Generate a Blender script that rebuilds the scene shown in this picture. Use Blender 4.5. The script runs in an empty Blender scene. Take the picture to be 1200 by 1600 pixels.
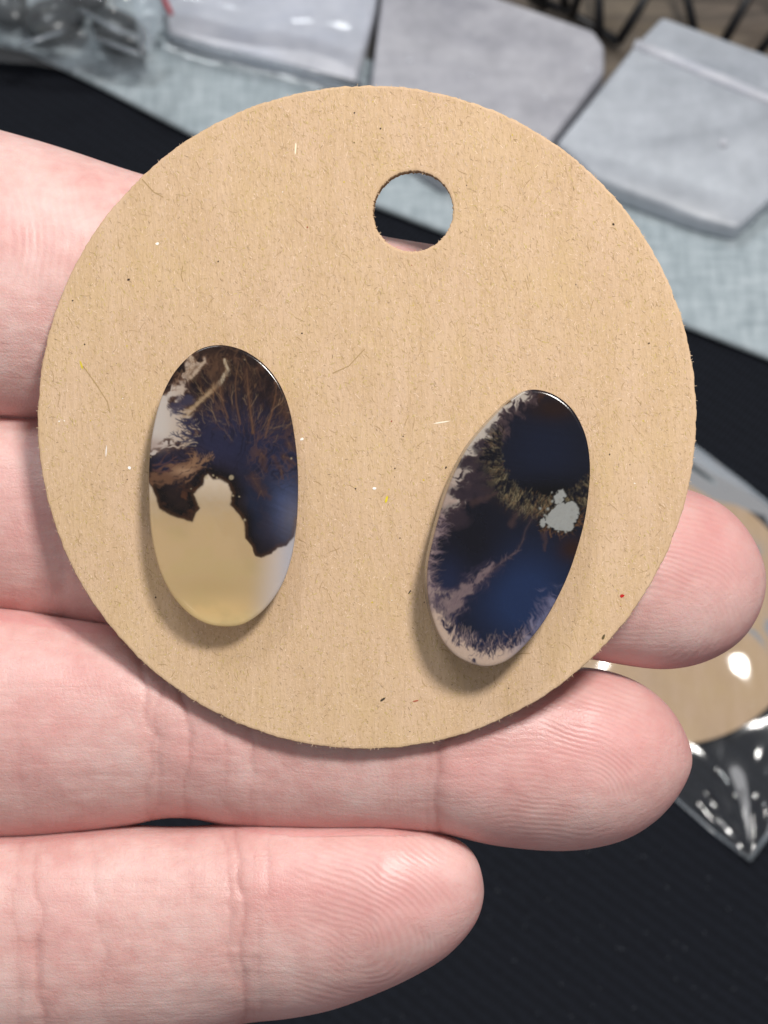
import bpy, bmesh, math, random
import numpy as np
from mathutils import Vector, Matrix

random.seed(7)
RNG = np.random.default_rng(7)
SC = bpy.context.scene
COL = SC.collection

# ------------------------------------------------------------------ camera
TILT = math.radians(25.0)
KPX = 90.0 / 1600.0 / 160.0                  # metres per photo pixel per metre of depth
CAM = Vector((0.0, -0.42 * math.sin(TILT), 0.42 * math.cos(TILT)))
AX_R = Vector((1, 0, 0))
AX_U = Vector((0, math.cos(TILT), math.sin(TILT)))
AX_B = Vector((0, -math.sin(TILT), math.cos(TILT)))   # from the scene towards the camera
cd = bpy.data.cameras.new("camera")
cam = bpy.data.objects.new("camera", cd)
COL.objects.link(cam)
cam.location = CAM
cam.rotation_euler = (TILT, 0, 0)
cd.sensor_fit = 'VERTICAL'
cd.sensor_height = 24.0
cd.lens = 24.0 * 160.0 / 90.0
cd.clip_start = 0.005
cd.clip_end = 20.0
cd.dof.use_dof = True
cd.dof.focus_distance = 0.159
cd.dof.aperture_fstop = cd.lens / 1.1
SC.camera = cam

# ------------------------------------------------------------------ world and lamps
w = bpy.data.worlds.new("World")
SC.world = w
w.use_nodes = True
bg = w.node_tree.nodes["Background"]
bg.inputs["Color"].default_value = (0.97, 0.97, 1.0, 1)
bg.inputs["Strength"].default_value = 0.32
SC.view_settings.view_transform = 'Standard'
SC.view_settings.look = 'None'
SC.view_settings.exposure = 0.0
SC.view_settings.gamma = 1.0
SC.cycles.use_denoising = True
SC.cycles.max_bounces = 10
SC.cycles.transparent_max_bounces = 16


def lamp(name, loc, target, size, size_y, power, color):
    ld = bpy.data.lights.new(name, 'AREA')
    ld.shape = 'RECTANGLE'
    ld.size, ld.size_y = size, size_y
    ld.energy = power
    ld.color = color
    o = bpy.data.objects.new(name, ld)
    COL.objects.link(o)
    o.location = loc
    o.rotation_euler = (Vector(target) - Vector(loc)).to_track_quat('-Z', 'Y').to_euler()
    return o


CARD_AT = CAM - AX_B * 0.16
lamp("ceiling_lamp", CARD_AT + Vector((0.118, 0.075, 0.378)), CARD_AT, 0.07, 0.07, 2.1, (1.0, 0.965, 0.92))
lamp("ceiling_lamp", CARD_AT + Vector((-0.45, 0.75, 1.25)), CARD_AT, 0.5, 0.3, 6.8, (0.95, 0.98, 1.0))


# ------------------------------------------------------------------ helpers
def ray(px, py):
    return AX_R * ((px - 600) * KPX) - AX_U * ((py - 800) * KPX) - AX_B


def P(px, py, d):
    return CAM + ray(px, py) * d


def T(px, py, z=0.0):
    r = ray(px, py)
    return CAM + r * ((z - CAM.z) / r.z)


CAMn, Rn, Un, Bn = (np.array(v) for v in (CAM, AX_R, AX_U, AX_B))


def Pn(px, py, d):
    px, py, d = np.broadcast_arrays(px, py, d)
    return CAMn + ((px - 600) * KPX * d)[..., None] * Rn - ((py - 800) * KPX * d)[..., None] * Un - d[..., None] * Bn


def to_px(co):
    v = co - CAMn
    d = -(v @ Bn)
    return 600 + (v @ Rn) / d / KPX, 800 - (v @ Un) / d / KPX, d


def lin(c):
    c = np.asarray(c, float) / 255.0
    return np.where(c <= 0.04045, c / 12.92, ((c + 0.055) / 1.055) ** 2.4)


def smooth(a, b, x):
    t = np.clip((x - a) / (b - a), 0, 1)
    return t * t * (3 - 2 * t)


_LAT = np.random.default_rng(11).random((256, 256))


def vnoise(x, y):
    xi, yi = np.floor(x).astype(int), np.floor(y).astype(int)
    fx, fy = x - xi, y - yi
    fx, fy = fx * fx * (3 - 2 * fx), fy * fy * (3 - 2 * fy)
    a, b = _LAT[xi & 255, yi & 255], _LAT[(xi + 1) & 255, yi & 255]
    c, d = _LAT[xi & 255, (yi + 1) & 255], _LAT[(xi + 1) & 255, (yi + 1) & 255]
    return (a * (1 - fx) + b * fx) * (1 - fy) + (c * (1 - fx) + d * fx) * fy


def fbm(x, y, o=4):
    s, a, t = 0.0, 1.0, 0.0
    for i in range(o):
        s = s + a * vnoise(x * 2 ** i + 17.3 * i, y * 2 ** i + 5.1 * i)
        t += a
        a *= 0.5
    return s / t


def mesh_obj(name, verts, faces, mat, parent=None, matrix=None, smooth_shade=True):
    me = bpy.data.meshes.new(name)
    me.from_pydata([tuple(v) for v in verts], [], [tuple(f) for f in faces])
    me.update()
    if smooth_shade:
        me.shade_smooth()
    if mat:
        me.materials.append(mat)
    o = bpy.data.objects.new(name, me)
    COL.objects.link(o)
    if parent is not None:
        o.parent = parent
        if parent.type == 'EMPTY':
            o.matrix_parent_inverse = Matrix.Translation(-parent.location)
    if matrix is not None:
        o.matrix_world = matrix
    return o


def quad_mesh(name, verts, quads, mat, parent=None, matrix=None):
    """numpy version for large grids (quads: N x 4)"""
    me = bpy.data.meshes.new(name)
    n = len(quads)
    me.vertices.add(len(verts))
    me.vertices.foreach_set("co", np.ascontiguousarray(verts, np.float32).ravel())
    me.loops.add(n * 4)
    me.loops.foreach_set("vertex_index", np.ascontiguousarray(quads, np.int32).ravel())
    me.polygons.add(n)
    me.polygons.foreach_set("loop_start", np.arange(0, n * 4, 4, dtype=np.int32))
    me.update(calc_edges=True)
    me.validate()
    me.shade_smooth()
    if mat:
        me.materials.append(mat)
    o = bpy.data.objects.new(name, me)
    COL.objects.link(o)
    if parent is not None:
        o.parent = parent
        if parent.type == 'EMPTY':
            o.matrix_parent_inverse = Matrix.Translation(-parent.location)
    if matrix is not None:
        o.matrix_world = matrix
    return o


def tag(o, label=None, cat=None, group=None, kind=None):
    if label: o["label"] = label
    if cat: o["category"] = cat
    if group: o["group"] = group
    if kind: o["kind"] = kind
    return o


def empty(name, loc):
    o = bpy.data.objects.new(name, None)
    o.empty_display_size = 0.01
    COL.objects.link(o)
    o.location = loc
    return o


def fattr(me, name, data):
    a = me.attributes.new(name, 'FLOAT', 'POINT')
    a.data.foreach_set("value", np.ascontiguousarray(data, np.float32))


def cattr(me, name, rgb):
    a = me.color_attributes.new(name, 'FLOAT_COLOR', 'POINT')
    c = np.ones((len(rgb), 4), np.float32)
    c[:, :3] = rgb
    a.data.foreach_set("color", c.ravel())


class NT:
    """small node-tree writer"""
    def __init__(self, name):
        self.mat = bpy.data.materials.new(name)
        self.mat.use_nodes = True
        self.t = self.mat.node_tree
        self.b = self.t.nodes["Principled BSDF"]
        self.out = self.t.nodes["Material Output"]

    def n(self, kind, ins=None, **props):
        nd = self.t.nodes.new(kind)
        for k, v in props.items():
            setattr(nd, k, v)
        for k, v in (ins or {}).items():
            s = nd.inputs[k]
            if isinstance(v, bpy.types.NodeSocket):
                self.t.links.new(v, s)
            else:
                s.default_value = v
        return nd

    def set(self, **kw):
        for k, v in kw.items():
            s = self.b.inputs[k.replace("_", " ")]
            if isinstance(v, bpy.types.NodeSocket):
                self.t.links.new(v, s)
            else:
                s.default_value = v

    def coord(self, scale=(1, 1, 1), rot=(0, 0, 0), kind="Object"):
        tc = self.n("ShaderNodeTexCoord")
        m = self.n("ShaderNodeMapping", {"Vector": tc.outputs[kind], "Scale": scale, "Rotation": rot})
        return m.outputs["Vector"]

    def noise(self, vec, scale, detail=3, rough=0.5, dist=0.0):
        return self.n("ShaderNodeTexNoise", {"Vector": vec, "Scale": scale, "Detail": detail, "Roughness": rough, "Distortion": dist}).outputs["Fac"]

    def math(self, op, a, b=0.0, c=0.0):
        return self.n("ShaderNodeMath", {0: a, 1: b, 2: c}, operation=op).outputs[0]

    def ramp(self, fac, stops):
        r = self.n("ShaderNodeValToRGB", {"Fac": fac})
        el = r.color_ramp.elements
        while len(el) < len(stops):
            el.new(0.5)
        for e, (p, c) in zip(el, stops):
            e.position = p
            e.color = tuple(c) + (1,) if len(c) == 3 else c
        return r.outputs["Color"]

    def mix(self, fac, a, b, mode='MIX'):
        m = self.n("ShaderNodeMix", data_type='RGBA', blend_type=mode)
        for k, v in ((0, fac), (6, a), (7, b)):
            if isinstance(v, bpy.types.NodeSocket):
                self.t.links.new(v, m.inputs[k])
            else:
                m.inputs[k].default_value = v if k == 0 else (tuple(v) + (1,) if len(v) == 3 else v)
        return m.outputs[2]

    def bump(self, height, dist, strength=1.0, normal=None):
        ins = {"Height": height, "Distance": dist, "Strength": strength}
        if normal is not None:
            ins["Normal"] = normal
        return self.n("ShaderNodeBump", ins).outputs["Normal"]

    def attr(self, name):
        return self.n("ShaderNodeAttribute", attribute_name=name)


# ------------------------------------------------------------------ materials
def mat_kraft():
    m = NT("kraft")
    v = m.coord()
    va = m.coord(scale=(1.0, 0.20, 1.0), rot=(0, 0, math.radians(-18)))
    big = m.noise(v, 130, 4)
    mid = m.noise(va, 2600, 4, 0.65, 0.6)
    fine = m.noise(v, 5200, 3, 0.6, 1.2)
    c = m.ramp(fine, [(0.30, (0.43, 0.28, 0.165)), (0.5, (0.52, 0.352, 0.222)), (0.68, (0.60, 0.43, 0.292))])
    c2 = m.ramp(mid, [(0.3, (0.43, 0.288, 0.168)), (0.55, (0.53, 0.366, 0.238)), (0.75, (0.60, 0.43, 0.298))])
    c = m.mix(0.5, c, c2)
    c = m.mix(m.math('MULTIPLY', m.math('MULTIPLY', big, big), 1.1), c, (0.55, 0.39, 0.205))
    pulp = m.noise(va, 420, 4, 0.6)
    c = m.mix(m.n('ShaderNodeMapRange', {'Value': pulp, 'From Min': 0.42, 'From Max': 0.72}).outputs[0], c, m.mix(0.35, c, (0.64, 0.46, 0.34)))
    n = m.bump(mid, 0.00020, 0.55)
    n = m.bump(fine, 0.00007, 0.45, n)
    m.set(Base_Color=c, Roughness=0.82, Specular_IOR_Level=0.25, Normal=n)
    return m.mat


def mat_attr(name, attr, rough, spec=0.3):
    m = NT(name)
    m.set(Base_Color=m.attr(attr).outputs["Color"], Roughness=rough, Specular_IOR_Level=spec)
    return m.mat


def mat_plain(name, col, rough, spec=0.5, metal=0.0):
    m = NT(name)
    v = m.coord()
    f = m.noise(v, 300, 3)
    c = m.mix(m.math('MULTIPLY', f, 0.3), col, tuple(x * 0.6 for x in col))
    m.set(Base_Color=c, Roughness=rough, Specular_IOR_Level=spec, Metallic=metal)
    return m.mat


def mat_agate():
    m = NT("agate")
    v = m.coord()
    f = m.noise(v, 9000, 2)
    n = m.bump(f, 0.000006, 0.4)
    c = m.attr("agate").outputs["Color"]
    m.set(Base_Color=c, Roughness=0.14, Specular_IOR_Level=0.32, Normal=n,
          Subsurface_Weight=0.25, Subsurface_Radius=(1.0, 0.8, 0.6), Subsurface_Scale=0.0006)
    # the clear chalcedony end lets part of the card show through
    tr = m.n("ShaderNodeBsdfTransparent", {"Color": (1.0, 0.94, 0.86, 1)})
    mx = m.n("ShaderNodeMixShader", {0: m.math('MULTIPLY', m.attr("clear").outputs["Fac"], 0.34), 1: m.b.outputs[0], 2: tr.outputs[0]})
    m.t.links.new(mx.outputs[0], m.out.inputs["Surface"])
    return m.mat


def mat_skin():
    m = NT("skin")
    v = m.coord()
    ph = m.attr("ridge_phase").outputs["Fac"]
    mask = m.attr("ridge_mask").outputs["Fac"]
    tone = m.attr("tone").outputs["Fac"]
    fold = m.attr("fold").outputs["Fac"]
    brk = m.noise(v, 2300, 2, 0.6)
    s = m.math('SINE', m.math('MULTIPLY', m.math('ADD', ph, m.math('MULTIPLY', brk, 0.3)), 2 * math.pi))
    s = m.math('MULTIPLY', s, mask)
    blot = m.noise(v, 120, 5, 0.65)
    mot = m.noise(v, 520, 3, 0.6)
    pores = m.noise(v, 3600, 3, 0.65)
    vx = m.coord(scale=(0.5, 1.0, 1.0))
    long = m.noise(vx, 1100, 4, 0.7, 1.0)
    vl = m.coord(scale=(0.10, 1.0, 1.0), rot=(0, 0, math.radians(6)))
    wrk = m.noise(vl, 620, 2, 0.5, 0.6)
    wrk = m.math('ABSOLUTE', m.math('SUBTRACT', wrk, 0.5))
    wrk = m.math('MINIMUM', m.math('MULTIPLY', wrk, 9.0), 1.0)
    vor = m.n("ShaderNodeTexVoronoi", {"Vector": v, "Scale": 2900.0}, feature='DISTANCE_TO_EDGE').outputs["Distance"]
    cell = m.math('MINIMUM', vor, 0.16)
    mott = m.math('ADD', m.math('MULTIPLY', blot, 0.65), m.math('MULTIPLY', mot, 0.35))
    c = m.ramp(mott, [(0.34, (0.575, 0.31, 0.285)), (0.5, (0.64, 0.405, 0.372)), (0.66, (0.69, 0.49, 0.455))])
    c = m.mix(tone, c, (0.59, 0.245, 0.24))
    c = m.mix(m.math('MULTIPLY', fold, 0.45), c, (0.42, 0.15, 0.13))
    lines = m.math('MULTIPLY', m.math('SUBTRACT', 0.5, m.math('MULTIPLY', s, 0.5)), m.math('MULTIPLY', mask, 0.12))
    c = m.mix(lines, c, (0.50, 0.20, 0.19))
    inv = m.math('SUBTRACT', 1.0, mask)
    h = m.math('MULTIPLY', s, 0.000014)
    h = m.math('ADD', h, m.math('MULTIPLY', pores, 0.00004))
    h = m.math('ADD', h, m.math('MULTIPLY', m.math('MULTIPLY', long, inv), 0.00009))
    h = m.math('ADD', h, m.math('MULTIPLY', m.math('MULTIPLY', wrk, inv), 0.000022))
    h = m.math('ADD', h, m.math('MULTIPLY', m.math('MULTIPLY', cell, inv), 0.00010))
    n = m.bump(h, 1.0, 0.8)
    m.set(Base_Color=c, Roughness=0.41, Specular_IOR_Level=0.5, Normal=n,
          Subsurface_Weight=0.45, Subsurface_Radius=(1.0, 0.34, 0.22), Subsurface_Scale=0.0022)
    return m.mat


def mat_black_cloth():
    m = NT("black_cloth")
    rot = (0, 0, math.radians(38))
    v = m.coord(rot=rot)
    w1 = m.n("ShaderNodeTexWave", {"Vector": v, "Scale": 260.0, "Distortion": 1.2, "Detail": 2.0, "Detail Scale": 3.0}, wave_type='BANDS', bands_direction='X').outputs["Fac"]
    w2 = m.n("ShaderNodeTexWave", {"Vector": v, "Scale": 120.0, "Distortion": 2.0, "Detail": 2.0, "Detail Scale": 3.0}, wave_type='BANDS', bands_direction='Y').outputs["Fac"]
    f = m.noise(v, 1400, 3, 0.6)
    big = m.noise(v, 26, 3)
    h = m.math('ADD', m.math('MULTIPLY', w1, 0.6), m.math('MULTIPLY', w2, 0.25))
    h = m.math('ADD', h, m.math('MULTIPLY', f, 0.7))
    c = m.ramp(m.math('MULTIPLY', h, 0.65), [(0.25, (0.002, 0.0024, 0.0038)), (0.8, (0.0135, 0.0165, 0.025))])
    c = m.mix(m.math('MULTIPLY', big, 0.5), c, (0.0075, 0.009, 0.014))
    n = m.bump(h, 0.0003, 0.6)
    m.set(Base_Color=c, Roughness=0.9, Specular_IOR_Level=0.18, Normal=n, Sheen_Weight=0.04, Sheen_Roughness=0.5)
    return m.mat


def mat_linen():
    m = NT("linen")
    rot = (0, 0, math.radians(-24))
    va = m.coord(scale=(0.16, 1.0, 1.0), rot=rot)
    vb = m.coord(scale=(1.0, 0.16, 1.0), rot=rot)
    v = m.coord()
    a = m.noise(va, 800, 3, 0.6)
    b = m.noise(vb, 800, 3, 0.6)
    s = m.math('MULTIPLY', m.math('ADD', a, b), 0.5)
    c = m.ramp(s, [(0.35, (0.30, 0.355, 0.385)), (0.5, (0.44, 0.505, 0.54)), (0.64, (0.57, 0.635, 0.67))])
    c = m.mix(m.math('MULTIPLY', m.noise(v, 60, 3), 0.35), c, (0.40, 0.48, 0.51))
    m.set(Base_Color=c, Roughness=0.9, Specular_IOR_Level=0.2, Normal=m.bump(s, 0.0004, 0.6))
    return m.mat


def mat_wood():
    m = NT("table_wood")
    v = m.coord(scale=(0.16, 1.0, 1.0), rot=(0, 0, math.radians(16)))
    g = m.noise(v, 150, 5, 0.65, 0.8)
    b = m.noise(m.coord(), 22, 2)
    c = m.ramp(g, [(0.3, (0.055, 0.043, 0.04)), (0.5, (0.15, 0.115, 0.095)), (0.7, (0.26, 0.205, 0.15))])
    c = m.mix(m.math('MULTIPLY', b, 0.5), c, (0.16, 0.14, 0.09))
    m.set(Base_Color=c, Roughness=0.55, Normal=m.bump(g, 0.0004, 0.4))
    return m.mat


def mat_cloudy(name, c0, c1, c2, rough, sss=0.3):
    m = NT(name)
    v = m.coord()
    va = m.coord(scale=(0.4, 1.0, 1.0), rot=(0, 0, math.radians(-20)))
    g = m.noise(va, 70, 4, 0.6, 0.8)
    f = m.noise(v, 400, 4, 0.65)
    s = m.math('ADD', m.math('MULTIPLY', g, 0.75), m.math('MULTIPLY', f, 0.25))
    c = m.ramp(s, [(0.32, c0), (0.5, c1), (0.68, c2)])
    blo = m.noise(v, 120, 3, 0.6)
    c = m.mix(m.math('MULTIPLY', m.math('MULTIPLY', blo, blo), 0.9), c, tuple(x * 0.62 for x in c0))
    m.set(Base_Color=c, Roughness=rough, Specular_IOR_Level=0.5, Normal=m.bump(f, 0.0003, 0.15), Coat_Weight=0.22, Coat_Roughness=0.22,
          Subsurface_Weight=sss, Subsurface_Radius=(1, 1, 1), Subsurface_Scale=0.002)
    return m.mat


def mat_film(name, haze=0.06, tint=(0.9, 0.95, 1.0), bump=0.0, scale=60.0, gloss=1.1):
    m = NT(name)
    t = m.t
    v = m.coord()
    f = m.noise(v, scale, 2, 0.5, 0.4)
    n = m.bump(f, bump, 1.0) if bump else None
    gl = m.n("ShaderNodeBsdfGlossy", {"Color": (1, 1, 1, 1), "Roughness": 0.11})
    tr = m.n("ShaderNodeBsdfTransparent", {"Color": (0.97, 0.98, 0.99, 1)})
    df = m.n("ShaderNodeBsdfDiffuse", {"Color": tuple(tint) + (1,)})
    fr = m.n("ShaderNodeFresnel", {"IOR": 1.5})
    if n is not None:
        t.links.new(n, gl.inputs["Normal"])
        t.links.new(n, fr.inputs["Normal"])
    m1 = m.n("ShaderNodeMixShader", {0: haze, 1: tr.outputs[0], 2: df.outputs[0]})
    m2 = m.n("ShaderNodeMixShader", {0: m.math('MULTIPLY', fr.outputs[0], gloss), 1: m1.outputs[0], 2: gl.outputs[0]})
    t.links.new(m2.outputs[0], m.out.inputs["Surface"])
    return m.mat


M_KRAFT, M_AGATE, M_SKIN = mat_kraft(), mat_agate(), mat_skin()
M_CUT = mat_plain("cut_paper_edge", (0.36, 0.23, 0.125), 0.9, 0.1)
M_FIBRE = mat_attr("kraft_fibre", "fibre", 0.8)
M_CLOTH, M_LINEN, M_WOOD = mat_black_cloth(), mat_linen(), mat_wood()
M_WIRE = mat_plain("black_wire", (0.012, 0.012, 0.014), 0.45)
M_GLUE = mat_plain("glue", (0.42, 0.33, 0.2), 0.5)
M_LINT = mat_plain("lint", (0.085, 0.095, 0.11), 0.9)

# ------------------------------------------------------------------ the setting: table
def grid_sheet(name, pts, mat, kind=None):
    o = mesh_obj(name, pts, [tuple(range(len(pts)))], mat)
    if kind: o["kind"] = kind
    return o


tt = Vector((0, 0, 0))
box_v, box_f = [], []
def add_box(vs, fs, x0, x1, y0, y1, z0, z1):
    b = len(vs)
    vs += [(x0, y0, z0), (x1, y0, z0), (x1, y1, z0), (x0, y1, z0), (x0, y0, z1), (x1, y0, z1), (x1, y1, z1), (x0, y1, z1)]
    fs += [tuple(b + i for i in f) for f in ((0, 3, 2, 1), (4, 5, 6, 7), (0, 1, 5, 4), (1, 2, 6, 5), (2, 3, 7, 6), (3, 0, 4, 7))]

add_box(box_v, box_f, -0.45, 0.45, -0.30, 0.40, -0.032, -0.002)
table = mesh_obj("table_top", box_v, box_f, M_WOOD, smooth_shade=False)
tag(table, "brown wooden table top showing behind the black wires at the upper edge", "table", kind="structure")

# black cloth: gently rumpled sheet whose far edge lies under the linen pad
E0, E1 = T(0, 88), T(1200, 555)
edir = (E1 - E0).normalized()
enor = Vector((-edir.y, edir.x, 0))
if enor.y < 0: enor = -enor
nx, ny = 120, 90
us, vs_ = np.linspace(-0.36, 0.46, nx), np.linspace(-0.34, 0.014, ny)
U, V = np.meshgrid(us, vs_, indexing='ij')
base = np.array(E0)
co = base + U[..., None] * np.array(edir) + V[..., None] * np.array(enor)
co[..., 2] = 0.0005 + 0.0009 * fbm(U * 30, V * 30, 3)
idx = np.arange(nx * ny).reshape(nx, ny)
q = np.stack([idx[:-1, :-1], idx[1:, :-1], idx[1:, 1:], idx[:-1, 1:]], -1).reshape(-1, 4)
cloth = quad_mesh("black_cloth", co.reshape(-1, 3), q, M_CLOTH)
tag(cloth, "black woven cloth spread over the table under the hand", "tablecloth")
sol = cloth.modifiers.new("thickness", 'SOLIDIFY'); sol.thickness = 0.0008; sol.offset = -1

# lint on the cloth
lv, lf = [], []
for i in range(90):
    px, py = random.uniform(560, 1220), random.uniform(1320, 1640)
    c = T(px, py, 0.0018)
    a = random.uniform(0, math.pi); L = random.uniform(0.00015, 0.0005); wd = random.uniform(0.00004, 0.0001)
    d = Vector((math.cos(a), math.sin(a), 0)) * L; n = Vector((-d.y, d.x, 0)).normalized() * wd
    b = len(lv)
    m_ = c + n * random.uniform(-3, 3) + Vector((0, 0, 0.0002))
    lv += [c - d - n * .4, c - d + n * .4, m_ - n, m_ + n, c + d - n * .4, c + d + n * .4]
    lf += [(b, b + 2, b + 3, b + 1), (b + 2, b + 4, b + 5, b + 3)]
lint = mesh_obj("lint", lv, lf, M_LINT, parent=cloth)
lint["kind"] = "stuff"

# ------------------------------------------------------------------ linen pad
def prism(name, top_pts, z_bot, mat, bevel=0.0015, seg=3, parent=None, smooth_shade=True):
    """closed body under a traced top outline; top_pts are Vectors with their own z"""
    bm = bmesh.new()
    tv = [bm.verts.new(p) for p in top_pts]
    bv = [bm.verts.new((p.x, p.y, z_bot)) for p in top_pts]
    n = len(tv)
    bm.faces.new(tv)
    bm.faces.new(list(reversed(bv)))
    for i in range(n):
        bm.faces.new((tv[i], bv[i], bv[(i + 1) % n], tv[(i + 1) % n]))
    bmesh.ops.recalc_face_normals(bm, faces=bm.faces)
    if bevel:
        bmesh.ops.bevel(bm, geom=bm.edges[:], offset=bevel, segments=seg, profile=0.5, affect='EDGES', clamp_overlap=True)
    me = bpy.data.meshes.new(name)
    bm.to_mesh(me); bm.free()
    if smooth_shade: me.shade_smooth()
    me.materials.append(mat)
    o = bpy.data.objects.new(name, me)
    COL.objects.link(o)
    if parent is not None: o.parent = parent
    return o


def tube(name, pts, r, mat, parent=None, n=8, radii=None):
    pts = [Vector(p) for p in pts]
    vs, fs = [], []
    for i, p in enumerate(pts):
        t = (pts[min(i + 1, len(pts) - 1)] - pts[max(i - 1, 0)]).normalized()
        a = t.orthogonal().normalized() if abs(t.z) > .95 else t.cross(Vector((0, 0, 1))).normalized()
        b = t.cross(a)
        rr = radii[i] if radii else r
        for k in range(n):
            th = 2 * math.pi * k / n
            vs.append(p + a * math.cos(th) * rr + b * math.sin(th) * rr)
    for i in range(len(pts) - 1):
        for k in range(n):
            fs.append((i * n + k, i * n + (k + 1) % n, (i + 1) * n + (k + 1) % n, (i + 1) * n + k))
    fs.append(tuple(reversed(range(n))))
    fs.append(tuple(range((len(pts) - 1) * n, len(pts) * n)))
    return mesh_obj(name, vs, fs, mat, parent=parent)


PADZ = 0.0042
pa = T(0, 88, PADZ) - edir * 0.12
pb = T(1200, 555, PADZ) + edir * 0.12
PADW = 0.040
pad = prism("linen_pad", [T(-120, 40, PADZ), T(40, 76, PADZ), T(150, 129, PADZ), T(300, 207, PADZ), T(700, 362, PADZ), pb, pb + enor * PADW, pa + enor * PADW], 0.0016, M_LINEN, 0.0012)
tag(pad, "long pale blue-grey linen covered display pad lying behind the card", "display pad")

# ------------------------------------------------------------------ cloudy slabs
M_SLAB_A = mat_cloudy("cloudy_lilac", (0.40, 0.40, 0.45), (0.56, 0.56, 0.605), (0.70, 0.70, 0.74), 0.3)
M_SLAB_B = mat_cloudy("cloudy_blue", (0.36, 0.39, 0.44), (0.51, 0.545, 0.60), (0.62, 0.655, 0.71), 0.34)
M_SLAB_C = mat_cloudy("cloudy_white", (0.56, 0.59, 0.68), (0.72, 0.73, 0.79), (0.82, 0.83, 0.88), 0.3)
SZ = PADZ + 0.009
a_pts = [(605, -80), (780, -5), (928, 46), (945, 70), (945, 112), (868, 210), (835, 262), (690, 270), (572, 190)]
slab_a = prism("cloudy_slab", [T(x, y, SZ) for x, y in a_pts], PADZ + 0.0003, M_SLAB_A, 0.0014, 4)
tag(slab_a, "cloudy lilac-grey slab with a clipped corner, between the shiny bag and the ridged slab", "slab",
    "cloudy slabs on the linen pad", kind="thing")

bm = bmesh.new()
main = [(990, 72), (869, 224), (933, 279), (1093, 343), (1152, 357), (1202, 310), (1330, 215)]
SZB = PADZ + 0.011
zz = [SZB + 0.004, PADZ + 0.009, PADZ + 0.0075, PADZ + 0.006, PADZ + 0.006, PADZ + 0.007, SZB + 0.004]
mv = [bm.verts.new(T(x, y, z_)) for (x, y), z_ in zip(main, zz)]
f2 = bm.verts.new(T(1035, 25, SZB + 0.002)); f3 = bm.verts.new(T(1380, 150, SZB + 0.002))
lowm = [bm.verts.new((v.co.x, v.co.y, PADZ + 0.0003)) for v in mv[1:]]
l2 = bm.verts.new((f2.co.x, f2.co.y, PADZ + 0.0003)); l3 = bm.verts.new((f3.co.x, f3.co.y, PADZ + 0.0003))
bm.faces.new(mv)
bm.faces.new((mv[0], mv[6], f3, f2))
for i in range(1, 6):
    bm.faces.new((mv[i], mv[i + 1], lowm[i], lowm[i - 1]))
bm.faces.new((mv[0], f2, l2, lowm[0], mv[1]))
bm.faces.new((mv[6], lowm[5], l3, f3))
bm.faces.new((f2, f3, l3, l2))
bm.faces.new([l2, l3] + list(reversed(lowm)))
bmesh.ops.recalc_face_normals(bm, faces=bm.faces)
bmesh.ops.bevel(bm, geom=bm.edges[:], offset=0.0011, segments=4, profile=0.5, affect='EDGES', clamp_overlap=True)
me = bpy.data.meshes.new("cloudy_slab"); bm.to_mesh(me); bm.free(); me.shade_smooth(); me.materials.append(M_SLAB_B)
slab_b = bpy.data.objects.new("cloudy_slab", me); COL.objects.link(slab_b)
tag(slab_b, "blue-grey cloudy slab with an added whitish ridge across its far end", "slab",
    "cloudy slabs on the linen pad", kind="thing")

rid = [T(x, y, SZB + 0.0034) for x, y in ((992, 70), (1060, 98), (1150, 136), (1240, 174), (1330, 213))]
tube("glint", rid, 0.0016, M_SLAB_C, parent=slab_b, n=12)  # whitish bead added to stand for the highlight along the fold


def glint_dots(parent, spots, z, mat):  # small white domes added to stand for glints on the slabs
    for x, y, rr in spots:
        bm = bmesh.new()
        bmesh.ops.create_uvsphere(bm, u_segments=14, v_segments=8, radius=rr)
        me = bpy.data.meshes.new("bump"); bm.to_mesh(me); bm.free(); me.shade_smooth(); me.materials.append(mat)
        o = bpy.data.objects.new("bump", me); COL.objects.link(o)
        o.parent = parent
        o.location = T(x, y, z)


glint_dots(slab_a, ((921, 111, .0009), (852, 155, .0007), (640, 95, .0008), (735, 118, .0006)), SZ - 0.0002, M_SLAB_C)
glint_dots(slab_b, ((1130, 224, .0011), (1136, 200, .0007), (1040, 150, .0005)), PADZ + 0.0118, M_SLAB_C)

c_pts = [(240, -120), (262, 48), (335, 72), (555, 128), (588, 10), (600, -110)]
slab_c = prism("cloudy_slab", [T(x, y, SZ - 0.003) for x, y in c_pts], PADZ + 0.0003, M_SLAB_C, 0.0014, 4)
tag(slab_c, "whitish slab lying inside the shiny clear bag at the top", "slab", "cloudy slabs on the linen pad", kind="thing")


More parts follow.
